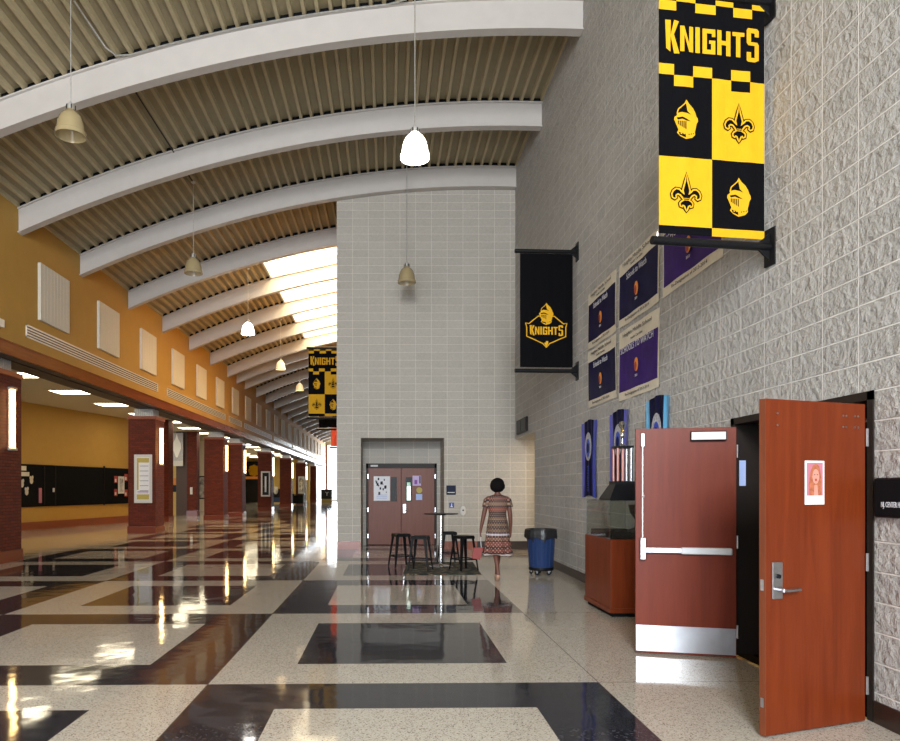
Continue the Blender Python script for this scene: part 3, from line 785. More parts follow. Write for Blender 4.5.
def place_fn(amp, zr, ph=0):
    z0, z1 = zr
    def pl(u, v, w):
        k = min(1, max(0, (v - z0) / .3)) * min(1, max(0, (z1 - v) / .3))
        d = amp * (math.sin(u * 21 + ph + v * .6) + .5 * math.sin(u * 43 + 1.3 + ph))
        return (u, d * (.35 + .65 * k) - .006 - w, v)
    return pl
def cloth_grid(b, xs, zs, colour, pl, th=.003):
    """colour(u, v) -> material; xs, zs = cell edges"""
    def sp(a, step):
        out = []
        for i in range(len(a) - 1):
            n = max(1, int(math.ceil(abs(a[i + 1] - a[i]) / step)))
            out += [a[i] + (a[i + 1] - a[i]) * k / n for k in range(n)]
        return out + [a[-1]]
    X, Z = sp(xs, .03), sp(zs, .08)
    for i in range(len(X) - 1):
        for j in range(len(Z) - 1):
            m_ = colour((X[i] + X[i + 1]) / 2, (Z[j] + Z[j + 1]) / 2)
            q = [(X[i], Z[j]), (X[i + 1], Z[j]), (X[i + 1], Z[j + 1]), (X[i], Z[j + 1])]
            b.add([pl(u, v, 0) for u, v in q], [(0, 1, 2, 3)], m_)
            b.add([pl(u, v, -th) for u, v in q], [(3, 2, 1, 0)], m_)
def checker_banner(X, Y, z0, z1, rz, label, group):
    r = banner_root(label, X, Y, z0, z1, -1, rz, group)
    uL, uR = -1.04, -.07; W = uR - uL; Hh = z1 - z0
    um = uL + W * .497
    # rows from the top
    t = [z1, z1 - Hh * .022, z1 - Hh * .062, z1 - Hh * .287, z1 - Hh * .332, z1 - Hh * .378]
    zq = z0 + Hh * .325          # split between the two emblem rows (lower)
    zqm = z0 + Hh * .36
    zb_ = z0 + Hh * .02
    c = [uL + W * f for f in (0, .13, .14, .32, .50, .68, .86, 1.0)]
    def colour(u, v):
        f = (u - uL) / W
        if v > t[1]: return 'gold_cloth' if (.16 < f < .34 or .53 < f < .70 or f > .88) else 'black_cloth'
        if v > t[2]: return 'gold_cloth' if (f < .16 or .34 < f < .53 or .70 < f < .88) else 'black_cloth'
        if v > t[3]: return 'black_cloth'
        if v > t[4]: return 'gold_cloth' if (f < .14 or .32 < f < .50 or .68 < f < .86) else 'black_cloth'
        if v > t[5]: return 'gold_cloth' if (.14 < f < .32 or .50 < f < .68 or f > .86) else 'black_cloth'
        left = u < um
        if v > zq: return 'black_cloth' if left else 'gold_cloth'
        if v > zb_ + .03: return 'gold_cloth' if left else 'black_cloth'
        return 'black_cloth' if left else 'gold_cloth'
    pl = place_fn(.0022, (z0, z1))
    b = MB(); cloth_grid(b, [uL, uL + W * .14, uL + W * .16, uL + W * .32, uL + W * .34, um, uL + W * .53, uL + W * .68, uL + W * .70, uL + W * .86, uL + W * .88, uR], [z0, zb_ + .03, zq] + t[::-1][:], colour, pl)
    b.build('fabric', r, recalc=False)
    plw = lambda u, v, w: pl(u, v, w + .004)
    b = MB(); knights(b, uL + W * .055, z1 - Hh * .232, W * .885, plw, hs=1.0); o = b.build('lettering', r); o['label'] = 'gold KNIGHTS lettering'
    zc1 = (t[5] + zq) / 2 + .02; zc2 = (zq + z0) / 2 + .02; ul, ur = uL + W * .25, uL + W * .75
    for (u, v, fn, nm) in ((ul, zc1, helm, 'helmet_emblem'), (ur, zc1, fleur, 'fleur_emblem'), (ul, zc2, fleur, 'fleur_emblem'), (ur, zc2, helm, 'helmet_emblem')):
        b = MB(); fn(b, u, v, .165, plw); b.build(nm, r, recalc=False)
    return r
checker_banner(XR, 5.99, 3.70, 5.69, math.radians(9), 'big black and gold checkered banner with KNIGHTS, helmets and fleurs-de-lis, nearest on the right wall', 'checkered banners')
checker_banner(XT, 20.8, 3.72, 5.70, 0, 'distant black and gold checkered banner partly hidden by the tower edge', 'checkered banners')

# plain black banner with the helmet badge
r = banner_root('tall black banner with a gold helmet badge reading KNIGHTS, beside the tower wall', XR, 12.10, 3.66, 5.62, -1, math.radians(3), 'hanging banners')
pl = place_fn(.002, (3.66, 5.62))
b = MB(); cloth_grid(b, [-1.01, -.09], [3.66, 5.62], lambda u, v: 'black_cloth', pl); b.build('fabric', r, recalc=False)
plw = lambda u, v, w: pl(u, v, w + .003)
cu_, cz_ = -.555, 4.32
b = MB()
SH = [(-.36, .10), (-.30, .09), (-.24, .14), (-.14, .22), (.14, .22), (.24, .14), (.30, .09), (.36, .10), (.34, .02), (.34, -.13), (.24, -.17), (.13, -.22), (.06, -.25), (0, -.32), (-.06, -.25), (-.13, -.22), (-.24, -.17), (-.34, -.13), (-.34, .02)]
P = [(cu_ + u, cz_ + v) for u, v in SH]
b.flat(P, lambda u, v, w: plw(u, v, w), 'black_cloth'); b.ribbon(P, .018, plw, 'gold_ink', w0=.002)
b.flat([(cu_ - .035, cz_ - .21), (cu_ + .035, cz_ - .21), (cu_ + .03, cz_ - .26), (cu_, cz_ - .31), (cu_ - .03, cz_ - .26)], lambda u, v, w: plw(u, v, w + .003), 'gold_ink')
b.build('badge_shield', r, recalc=False)
b = MB(); helm(b, cu_, cz_ + .26, .19, lambda u, v, w: plw(u, v, w + .004)); b.build('helmet_emblem', r, recalc=False)
b = MB(); knights(b, cu_ - .29, cz_ - .10, .58, lambda u, v, w: plw(u, v, w + .008), hs=.95); b.build('lettering', r, recalc=False)

r = banner_root('dark banner hanging directly behind the distant checkered banner', XT, 23.6, 3.62, 5.5, -1, 0, 'hanging banners')
pl = place_fn(.01, (3.62, 5.5)); b = MB(); cloth_grid(b, [-1.01, -.55, -.09], [3.62, 4.4, 5.5], lambda u, v: 'brown_cloth' if (u < -.55 and v > 3.9) else 'black_cloth', pl); b.build('fabric', r, recalc=False)
r = banner_root('red banner hanging far down the hall left of the tower edge', XT, 32.2, 3.50, 5.2, -1, 0, 'hanging banners')
for ch in list(r.children): ch.scale = (1.25, 1, 1)
pl = place_fn(.02, (3.5, 5.2)); b = MB(); cloth_grid(b, [-1.30, -.60, -.1], [3.5, 5.2], lambda u, v: 'red_cloth' if u > -1.2 or True else 'white', pl); b.build('fabric', r, recalc=False)

# ================================================================== WALL POSTERS (right wall)
def wall_poster(label, y0, y1, z0, z1, field, top=.20, bot=.12, name='vinyl_poster', seed=0):
    """y0 far edge, y1 near edge"""
    r = thing(name, label, 'poster', (XR, (y0 + y1) / 2, z0), group='vinyl posters on the block wall')
    W = y0 - y1; Hh = z1 - z0; rnd = random.Random(seed); ph = rnd.random() * 6
    def pl(u, v, w):   # u: left to right as seen (far -> near)
        return (-.012 - w - .006 * math.sin(u * 9 + ph + v * 3), -u, v)
    b = MB(); cloth_grid(b, [-W / 2, W / 2], [0, Hh], lambda u, v: 'vinyl_cream', pl); b.build('sheet', r, recalc=False)
    pw = lambda u, v, w: pl(u, v, w + .003)
    b = MB(); cloth_grid(b, [-W / 2 + .03, W / 2 - .03], [bot * Hh, Hh - top * Hh], lambda u, v: field, pw, th=.001); b.build('printed_field', r, recalc=False)
    t1 = text_mesh('Heights Middle School', .075, T_rwall(-.028, 0, Hh - top * Hh * .36), 'text_dark', r, width=W * .72)
    text_mesh('South Carolina', .05, T_rwall(-.028, 0, Hh - top * Hh * .74), 'text_dark', r, width=W * .30)
    text_mesh('SCHOOLS TO WATCH' if field == 'vinyl_purple' else 'Schools to Watch', .12, T_rwall(-.032, 0, Hh * .70), 'text_pale', r, width=W * (.82 if field == 'vinyl_purple' else .5))
    text_mesh('Re-Designation of 2013-2014', .055, T_rwall(-.028, 0, bot * Hh * .5), 'text_dark', r, width=W * .6)
    b = MB(); c = []
    for k in range(20): c.append((.07 * math.cos(2 * PI * k / 20), Hh * .42 + .09 * math.sin(2 * PI * k / 20)))
    b.flat(c, lambda u, v, w: (-.030 - w, -u, v), 'orange')
    b.flat([(u * .6 - .02, (v - Hh * .42) * .62 + Hh * .40) for u, v in c], lambda u, v, w: (-.033 - w, -u, v), 'red_print'); b.build('flame_logo', r, recalc=False)
    text_mesh('2013', .045, T_rwall(-.032, 0, Hh * .27), 'text_pale', r)
wall_poster('navy and cream vinyl poster, upper left of the block next to the banner', 11.42, 10.02, 3.83, 4.72, 'vinyl_navy', seed=1)
wall_poster('navy and cream vinyl poster, lower left of the group of five', 11.42, 10.02, 2.88, 3.79, 'vinyl_navy', seed=2)
wall_poster('darkest navy vinyl poster, upper middle of the group of five', 9.90, 8.44, 3.83, 4.72, 'vinyl_navy', seed=3)
wall_poster('bright purple vinyl poster with large pale heading, lower middle of the group', 9.90, 8.44, 2.80, 3.76, 'vinyl_purple', seed=4, top=.24)
wall_poster('violet vinyl poster half hidden by the big checkered banner pole', 8.33, 6.84, 3.84, 4.75, 'vinyl_purple', seed=5)

def satin_flag(label, y0, y1, z0, z1, edge, edge2):
    r = thing('satin_flag', label, 'flag', (XR, (y0 + y1) / 2, z0), group='long blue satin flags')
    W = y0 - y1; Hh = z1 - z0
    def pl(u, v, w):
        s = 1 - .10 * math.sin(PI * v / Hh) * (1 if u > 0 else .6)
        return (-.02 - w - .008 * math.sin(u * 32 + v * 2), -u * s, v + .02 * math.cos(u * 8))
    b = MB(); cloth_grid(b, [-W / 2, -W * .34, W * .28, W / 2], [0, Hh], lambda u, v: edge2 if u < -W * .34 else (edge if u > W * .28 else 'satin_navy'), pl); b.build('fabric', r, recalc=False)
    b = MB(); c = [(.17 * math.cos(2 * PI * k / 24) * W / .8, Hh * .66 + .23 * math.sin(2 * PI * k / 24)) for k in range(24)]
    b.flat(c, lambda u, v, w: (-.034 - w, -u, v), 'silver_print')
    b.flat([(u * .6, (v - Hh * .66) * .66 + Hh * .64) for u, v in c], lambda u, v, w: (-.037 - w, -u, v), 'royal_print')
    b.flat([(u * .34, (v - Hh * .66) * .36 + Hh * .64) for u, v in c], lambda u, v, w: (-.040 - w, -u, v), 'satin_navy')
    b.build('oval_crest', r, recalc=False)
    mt = Matrix.Translation((-.036, 0, Hh * .24)) @ T_rwall(0, 0, 0) @ Matrix.Rotation(PI / 2, 4, 'Z')
    text_mesh('CHAMPIONS', .09, mt, 'royal_print' if edge != 'satin_cyan' else 'text_pale', r, width=.42)
satin_flag('long blue satin flag with dark centre, farthest of three, beside the blue bin', 11.77, 10.93, 1.44, 2.67, 'satin_blue', 'satin_peri')
satin_flag('long periwinkle-edged satin flag behind the tall trophy', 10.28, 9.49, 1.44, 2.67, 'satin_peri', 'satin_peri')
satin_flag('cyan-edged satin flag with silver crest above the open far door leaf', 8.84, 8.10, 1.44, 2.68, 'satin_cyan', 'satin_cyan')

# sign above the corridor opening
r = thing('overhead_sign', 'small black two-part sign above the corridor opening beside the tower wall', 'sign', (XR, 17.0, 2.92))
MB().box(-.05, -.62, 0, -.001, .62, .34, 'brown_frame').build('frame', r, bevel=.006)
for s in (-1, 1): MB().box(-.058, s * .3 - .26, .04, -.05, s * .3 + .26, .30, 'black').build('panel', r)

# ================================================================== OPEN DOUBLE DOORS IN THE RIGHT WALL
b = MB()
b.box(XR - .01, 4.72, 0, XR + .31, 4.78, 2.24, 'brown_frame').box(XR - .01, 6.62, 0, XR + .31, 6.68, 2.24, 'brown_frame').box(XR - .01, 4.72, 2.18, XR + .31, 6.68, 2.24, 'brown_frame')
struct('trim_3', b)
tag(MB().box(XR - .01, 4.78, 0, XR + .14, 6.62, .014, 'gold').build('threshold'), 'thin brass threshold strip under the open doors in the right wall', 'threshold')
# far leaf: local frame, hinge at origin, leaf along -x (towards the hall), camera side = -y
def leaf(name, label, loc, rz, wood, W):
    r = thing(name, label, 'door', loc, rz, kind='structure')
    MB().box(-W, -.022, .012, 0, .022, 2.145, wood).build('leaf', r, bevel=.003)
    for z in (.25, 1.08, 1.92):
        MB().tube([(.008, -.03, z - .06), (.008, -.03, z + .06)], .010, 'steel', 8).build('hinge', r, smooth=True)
    return r
W = .885
r = leaf('door_1', 'far reddish door leaf standing open with a silver panic bar and kick plate', (XR - .05, 6.50, 0), math.atan2(-.21, .86) , 'door_b', W)
MB().box(-W + .005, -.026, .03, -.005, -.022, .275, 'kick').build('kick_plate', r)
b = MB(); b.box(-W + .06, -.075, .965, -.04, -.03, 1.02, 'steel'); b.build('panic_bar', r, bevel=.008)
MB().box(-W + .40, -.082, .96, -.045, -.028, 1.025, 'pad_silver').build('push_pad', r, bevel=.01)
MB().box(-W + .035, -.085, .90, -W + .09, -.022, 1.11, 'steel').build('latch_case', r, bevel=.008)
MB().tube([(-W + .062, -.045, 1.11), (-W + .062, -.045, 2.06)], .010, 'chrome', 10).build('vertical_rod', r, smooth=True)
MB().box(-W + .045, -.06, 1.97, -W + .08, -.022, 2.10, 'steel').build('top_latch', r, bevel=.006)
MB().tube([(-W + .052, -.045, 1.50), (-W + .075, -.045, 1.50)], .014, 'steel', 8).build('rod_guide', r)
b = MB(); b.box(-.40, -.07, 2.02, -.09, -.022, 2.11, 'black'); o = b.build('closer_housing', r, bevel=.006); MB().box(-.395, -.074, 2.03, -.10, -.07, 2.10, 'white').build('closer_cover', o)
# near leaf (camera sees its outer face)
W2 = .89
r = leaf('door_2', 'near cherry wood door leaf standing open with a small portrait poster and keypad lever', (XR - .07, 4.74, 0), math.atan2(.316, .872), 'door_a', W2)
MB().box(-W2 - .002, -.0225, .012, -W2 + .004, .0225, 2.145, 'edge_wood').build('leaf_edge', r)
MB().box(-W2 + .05, -.034, .875, -W2 + .135, -.022, 1.11, 'steel').build('lock_plate', r, bevel=.004)
b = MB(); b.tube([(-W2 + .093, -.034, .935), (-W2 + .093, -.075, .935)], .013, 'steel', 12); b.tube([(-W2 + .093, -.075, .935), (-W2 + .13, -.08, .932), (-W2 + .235, -.078, .936)], [.012, .011, .009], 'steel', 12); b.build('lever_handle', r, smooth=True)
MB().tube([(-W2 + .093, -.034, 1.02), (-W2 + .093, -.046, 1.02)], .014, 'black', 12).build('key_cylinder', r, smooth=True)
for (u, v) in ((.10, 2.055), (.10, 1.98), (.68, 2.06), (.71, 2.06), (.79, 2.06), (.82, 2.06), (.68, 1.985), (.71, 1.985), (.79, 1.985), (.82, 1.985)):
    MB().tube([(-W2 + u, -.022, v), (-W2 + u, -.026, v)], .007, 'steel', 8).build('bolt_head', r)
MB().box(-W2 - .004, -.012, .93, -W2, .012, 1.0, 'steel').build('latch_plate', r); MB().box(-W2 - .004, -.012, .19, -W2, .012, .25, 'steel').build('bottom_latch_plate', r)
# portrait poster on the near leaf (generic portrait)
pr = MB(); u0, v0 = -.60, 1.50
o = thing('portrait_poster', 'small white-bordered poster of a blonde woman on the near door leaf', 'poster', (XR - .07, 4.74, 0), math.atan2(.316, .872))
# lift the poster root onto the leaf surface
PM = lambda u, v, w: (u, -.0235 - w, v)
MB().box(-.555, -.0265, 1.473, -.385, -.0232, 1.757, 'white_print').build('paper', o)
PW = lambda w0: (lambda u, v, w: (u + .05, -.0265 - w0 - w, v))
b = MB(); b.flat([(-.592, 1.53), (-.448, 1.53), (-.448, 1.745), (-.592, 1.745)], PW(0), 'pink_print', .0005)
b.flat([(-.57, 1.53), (-.575, 1.60), (-.56, 1.68), (-.54, 1.725), (-.51, 1.74), (-.48, 1.72), (-.465, 1.66), (-.46, 1.58), (-.462, 1.53)], PW(.0006), 'blonde', .0005)
b.flat([(-.512 + .030 * math.cos(t), 1.655 + .048 * math.sin(t)) for t in [2 * PI * k / 18 for k in range(18)]], PW(.0012), 'face_print', .0005)
b.flat([(-.53, 1.53), (-.525, 1.60), (-.50, 1.60), (-.49, 1.53)], PW(.0012), 'face_print', .0004)
b.flat([(-.512 + .010 * math.cos(t), 1.633 + .009 * math.sin(t)) for t in [2 * PI * k / 12 for k in range(12)]], PW(.0018), 'red_print', .0005)
for e in (-.524, -.499): b.flat([(e - .007, 1.664), (e + .007, 1.664), (e + .005, 1.669), (e - .005, 1.669)], PW(.0018), 'text_dark', .0005)
b.build('picture', o, recalc=False)
b = MB()
for k in range(2):
    b.flat([(-.59, 1.512 - k * .018), (-.452, 1.512 - k * .018), (-.452, 1.515 - k * .018), (-.59, 1.515 - k * .018)], PW(0), 'text_dark', .0005)
b.build('caption_lines', o, recalc=False)

# strike / sticker inside the far jamb
tag(MB().box(XR + .04, 6.612, 1.60, XR + .10, 6.619, 1.84, 'pale_blue').build('jamb_sticker'), 'pale blue sticker on the far jamb of the open doorway', 'sticker')
tag(MB().tube([(XR + .40, 4.80, 2.10), (XR + .40, 6.6, 2.10)], .014, 'steel', 8).build('hanging_rod', smooth=True), 'thin metal rod across the top of the dark doorway', 'rod')
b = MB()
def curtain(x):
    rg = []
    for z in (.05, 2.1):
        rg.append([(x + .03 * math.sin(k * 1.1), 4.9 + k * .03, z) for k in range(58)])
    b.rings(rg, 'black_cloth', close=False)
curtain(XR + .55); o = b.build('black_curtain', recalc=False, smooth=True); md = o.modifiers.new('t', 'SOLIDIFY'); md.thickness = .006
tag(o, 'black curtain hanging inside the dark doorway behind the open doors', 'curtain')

# room sign at the right edge
r = thing('room_sign', 'black plastic room sign with white capitals on the block wall at the right edge', 'sign', (XR, 4.475, 1.385))
MB().box(-.035, -.21, 0, -.004, .205, .262, 'black').build('plate', r, bevel=.012)
MB().box(-.037, -.195, .012, -.035, .19, .25, 'black_matt').build('face', r, bevel=.002)
text_mesh('NJ. CENTER HALL TWO', .05, T_rwall(-.040, -.02, .085), 'text_pale', r, width=.29)

# ================================================================== DISPLAY CASE AND TROPHIES
r = thing('display_case', 'low cherry wood display case with a glass top standing against the block wall', 'display case', (2.72, 8.53, 0))
# faceted plan: corner towards the camera
plan = [(0, .02), (.54, .02), (.54, 1.06), (-.02, 1.06)]
def prism(b, pts, z0, z1, m):
    n = len(pts); b.add([(x, y, z0) for x, y in pts] + [(x, y, z1) for x, y in pts], [tuple(range(n))[::-1], tuple(range(n, 2 * n))] + [(k, (k + 1) % n, n + (k + 1) % n, n + k) for k in range(n)], m)
b = MB(); prism(b, plan, .05, .95, 'cabinet'); b.build('body', r, bevel=.004)
b = MB(); prism(b, [(.03, .05), (.52, .05), (.52, 1.02), (.01, 1.02)], 0, .05, 'black_matt'); b.build('toe_kick', r)
b = MB(); prism(b, [(-.012, .008), (.545, .008), (.545, 1.075), (-.03, 1.075)], .05, .11, 'cabinet'); b.build('bottom_rail', r, bevel=.003)
b = MB(); b.box(0, .02, .952, .54, .026, 1.42, 'case_glass').box(0, .026, .952, .006, 1.06, 1.42, 'case_glass').box(0, .02, 1.42, .54, 1.06, 1.426, 'case_glass').box(0, 1.054, .952, .54, 1.06, 1.42, 'case_glass'); b.build('glass_cover', r)
b = MB(); b.box(.04, .10, .951, .50, 1.0, 1.03, 'black_matt'); tag(b.build('plinth_block', bevel=.01), 'low black block lying inside the glass display case', 'display block'); bpy.data.objects['plinth_block'].location = (2.72, 8.53, 0)
b = MB(); b.lathe([(0, 0), (.13, 0), (.13, .03), (.05, .06), (.03, .14), (.10, .24), (.12, .34), (.11, .34), (.0, .16)], 'black', 20)
o = tag(b.build('black_trophy_cup', smooth=True), 'small black cup inside the glass display case, right end', 'cup'); o.location = (3.12, 8.72, 1.03)
b = MB()
o = thing('tall_trophy', 'tall trophy with copper columns and silver figure standing on the display case', 'trophy', (3.00, 8.96, 1.427))
b = MB(); rg = []
for (h, s) in ((0, .23), (.02, .23), (.20, .13), (.24, .13)): rg.append([(-s, -s, h), (s, -s, h), (s, s, h), (-s, s, h)])
b.rings(rg, 'black', caps=True); b.build('base', o, bevel=.004)
for (x, y) in ((-.085, -.085), (.085, -.085), (-.085, .085), (.085, .085)):
    MB().tube([(x, y, .24), (x, y, .66)], .018, 'copper_column' if x < 0 else 'chrome', 10).build('column', o, smooth=True)
MB().tube([(0, -.02, .24), (0, -.02, .66)], .024, 'copper_column', 12).build('centre_column', o, smooth=True)
MB().box(-.11, -.11, .66, .11, .11, .69, 'black').build('platform', o, bevel=.003)
MB().lathe([(0, .69), (.05, .69), (.045, .70), (.018, .72), (.014, .78), (.03, .80), (.035, .84), (.02, .87), (.015, .90), (.03, .92), (.05, .96), (.035, 1.0), (0, 1.01)], 'chrome', 16).build('figure', o, smooth=True)
MB().ball((0, -.03, .88), .022, 'gold').build('gold_ball', o, smooth=True)

# ================================================================== BLUE WHEELED BIN
r = thing('waste_bin', 'round blue waste bin with a black liner on a wheeled dolly by the right wall', 'bin', (2.80, 12.8, 0))
b = MB(); b.lathe([(0, .13), (.205, .13), (.215, .15), (.25, .72), (.262, .74), (.262, .78), (.25, .78), (.24, .74), (.205, .16), (0, .16)], 'bin_blue', 36)
for k in range(18):
    t = 2 * PI * k / 18; b.tube([(.213 * math.cos(t), .213 * math.sin(t), .16), (.247 * math.cos(t), .247 * math.sin(t), .70)], .006, 'bin_blue', 5)
b.build('body', r, smooth=True)
rg = []
for (h, rad) in ((.60, .235), (.80, .255), (.835, .272), (.825, .285), (.76, .285), (.70, .29), (.665, .285)):
    rg.append([((rad + (.010 * math.sin(7 * t) + .008 * math.sin(13 * t + 1)) * (1 if h < .82 else .4)) * math.cos(t), (rad + .010 * math.sin(7 * t)) * math.sin(t), h + (.018 * math.sin(5 * t) if h < .7 and rad > .25 else 0)) for t in [2 * PI * k / 40 for k in range(40)]])
MB().rings(rg, 'bag').build('liner', r, smooth=True)
MB().lathe([(0, .085), (.22, .085), (.225, .10), (.225, .14), (.21, .14), (0, .12)], 'black', 28).build('dolly', r, smooth=True)
for k in range(5):
    t = 2 * PI * k / 5 + .3; x, y = .18 * math.cos(t), .18 * math.sin(t)
    MB().tube([(x, y - .012, .035), (x, y + .012, .035)], .035, 'black', 14).box(x - .012, y - .018, .04, x + .012, y + .018, .09, 'steel').build('caster', r, smooth=True)

# ================================================================== TOWER DOUBLE DOORS AND SIGNS
YD = 19.4
r = thing('door_3', 'closed pair of brown doors in the alcove of the block tower', 'door', (0, YD, 0), kind='structure')
b = MB(); b.box(-.61, -.03, 0, -.55, .1, 2.26, 'brown_frame').box(1.29, -.03, 0, 1.35, .1, 2.26, 'brown_frame').box(-.61, -.03, 2.13, 1.35, .1, 2.26, 'brown_frame'); b.build('frame', r)
MB().box(-.545, 0, .012, .36, .05, 2.13, 'door_c').build('left_leaf', r, bevel=.003); MB().box(.37, 0, .012, 1.285, .05, 2.13, 'door_c').build('right_leaf', r, bevel=.003)
x0, z1 = px(390.6, 477, YD); x1, z0 = px(396.8, 501.4, YD)
MB().box(x0, -.012, z0, x1, .0, z1, 'black').build('window_pane', r, bevel=.004)
x0, z1 = px(405.8, 477.3, YD); x1, z0 = px(412, 501.4, YD)
MB().box(x0, -.012, z0, x1, .0, z1, 'black').build('window_frame', r, bevel=.004)
o = MB().box(x0 + .03, -.016, z0 + .03, x1 - .04, -.012, z0 + .42, 'outdoor_view').box(x0 + .03, -.016, z0 + .42, x1 - .04, -.012, z1 - .14, 'green_view').build('window_glass', r)
x0, z1 = px(403, 504, YD); x1, z0 = px(406, 513, YD)
b = MB(); b.box(x0, -.03, z0, x1, 0, z1, 'steel'); b.build('lock_plate', r, bevel=.004); MB().tube([(x0 + .04, -.05, z0 + .08), (x0 + .14, -.05, z0 + .08)], .012, 'steel', 8).build('lever_handle', r)
for sx in (-.56, 1.30):
    for z in (.25, .98, 1.9): MB().box(sx - .01, -.04, z - .06, sx + .02, -.0, z + .06, 'steel').build('hinge', r)
MB().box(-.48, -.04, 2.17, -.28, -.03, 2.22, 'white').build('label_plate', r)
def on_front(name, label, cat, Y, xa, ya, xb, yb, m, th=.006, parent=None, bevel=0, gap=.002):
    x0, z1 = px(xa, ya, Y); x1, z0 = px(xb, yb, Y)
    o = MB().box(x0, Y - gap - th, z0, x1, Y - gap, z1, m).build(name, bevel=bevel)
    return tag(o, label, cat)
r = thing('paper_notice', 'large white paper poster taped on the left tower door', 'poster', (0, 0, 0))
x0, z1 = px(373.7, 476.3, YD); x1, z0 = px(390, 500.7, YD)
MB().box(x0, YD - .006, z0, x1, YD - .002, z1, 'paper').build('sheet', r)
b = MB()
rnd = random.Random(3)
for k in range(16):
    cx_, cz_ = rnd.uniform(x0 + .06, x1 - .06), rnd.uniform(z0 + .2, z1 - .06); s = rnd.uniform(.01, .035)
    b.box(cx_ - s, YD - .008, cz_ - s * 1.6, cx_ + s * .7, YD - .0065, cz_ + s, 'navy' if k % 2 else 'text_dark')
for k in range(3): b.box(x0 + .08, YD - .008, z0 + .06 + k * .045, x1 - .08, YD - .0065, z0 + .075 + k * .045, 'pale_blue')
b.build('printed_marks', r)
r = thing('flyer', 'lilac and white flyer on the right tower door beside its window', 'flyer', (0, 0, 0))
x0, z1 = px(412.6, 475.7, YD); x1, z0 = px(421, 485.7, YD)
MB().box(x0, YD - .006, z0, x1, YD - .002, z1, 'lilac').build('sheet', r); MB().box(x0 + .05, YD - .008, z0 + .04, x0 + .13, YD - .0065, z0 + .16, 'purple_print').box(x1 - .05, YD - .008, z0 + .06, x1 - .01, YD - .0065, z1 - .01, 'text_dark').build('print', r)
xc, zc = px(419.3, 490.2, YD)
tag(MB().tube([(xc, YD - .002, zc), (xc, YD - .006, zc)], .082, 'yellow_print', 24).build('round_sticker'), 'round yellow sticker on the right tower door', 'sticker')
on_front('blue_notice', 'pale blue square notice below the yellow sticker on the tower door', 'notice', YD, 416, 494, 422.2, 500, 'pale_blue')
YT_ = YT
r = thing('room_sign', 'dark navy square room sign on the tower wall right of the alcove', 'sign', (0, 0, 0)); x0, z1 = px(446.3, 485.4, YT); x1, z0 = px(455.8, 494.8, YT)
MB().box(x0, YT - .02, z0, x1, YT - .002, z1, 'navy').build('plate', r, bevel=.01); MB().box(x0 + .03, YT - .023, z0 + .05, x1 - .03, YT - .02, z0 + .07, 'text_pale').build('raised_line', r)
r = thing('accessibility_sign', 'small blue sign with a white figure below the navy room sign', 'sign', (0, 0, 0)); x0, z1 = px(449.2, 502.6, YT); x1, z0 = px(454, 507.8, YT); xm = (x0 + x1) / 2; zm = (z0 + z1) / 2
MB().box(x0, YT - .012, z0, x1, YT - .002, z1, 'blue_sign').build('plate', r)
MB().ball((xm, YT - .014, zm + .035), .012, 'white_print').box(xm - .01, YT - .016, zm - .03, xm + .01, YT - .012, zm + .02, 'white_print').box(xm - .03, YT - .016, zm - .045, xm + .03, YT - .012, zm - .03, 'white_print').build('pictogram', r)
r = thing('soap_dispenser', 'white oval wall dispenser on the tower wall left of the woman', 'dispenser', (0, 0, 0)); x0, z1 = px(459.7, 506, YT); x1, z0 = px(466, 516, YT); xm = (x0 + x1) / 2; zm = (z0 + z1) / 2
MB().ball((xm, YT - .045, zm), .13, 'white', sc=((x1 - x0) / .26, .30, (z1 - z0) / .26)).build('body', r, smooth=True)
MB().box(xm - .02, YT - .09, zm + .0, xm + .02, YT - .082, zm + .04, 'text_dark').build('window', r)

# ================================================================== TABLE, STOOLS, RUG
tag(MB().add([(.42, 14.85, .001), (1.80, 14.85, .001), (1.70, 12.75, .001), (.28, 12.75, .001), (.42, 14.85, .011), (1.80, 14.85, .011), (1.70, 12.75, .011), (.28, 12.75, .011)],
    [(0, 3, 2, 1), (4, 5, 6, 7), (0, 1, 5, 4), (1, 2, 6, 5), (2, 3, 7, 6), (3, 0, 4, 7)], 'rug').build('rug'), 'dark camouflage-patterned rug under the high table and stools', 'rug')
r = thing('high_table', 'high round table with a thin top and chrome pole on the rug', 'table', (1.06, 14.0, .011))
MB().lathe([(0, 1.045), (.345, 1.045), (.35, 1.052), (.345, 1.06), (0, 1.06)], 'black', 40).build('table_top', r, smooth=True)
MB().tube([(0, 0, .03), (0, 0, 1.045)], .038, 'chrome', 20).build('pole', r, smooth=True)
MB().lathe([(0, 0), (.235, 0), (.24, .008), (.20, .022), (.06, .035), (.04, .06), (0, .06)], 'chrome', 36).build('base', r, smooth=True)
MB().lathe([(0, 1.025), (.10, 1.025), (.10, 1.045), (0, 1.045)], 'black', 16).build('top_plate', r)
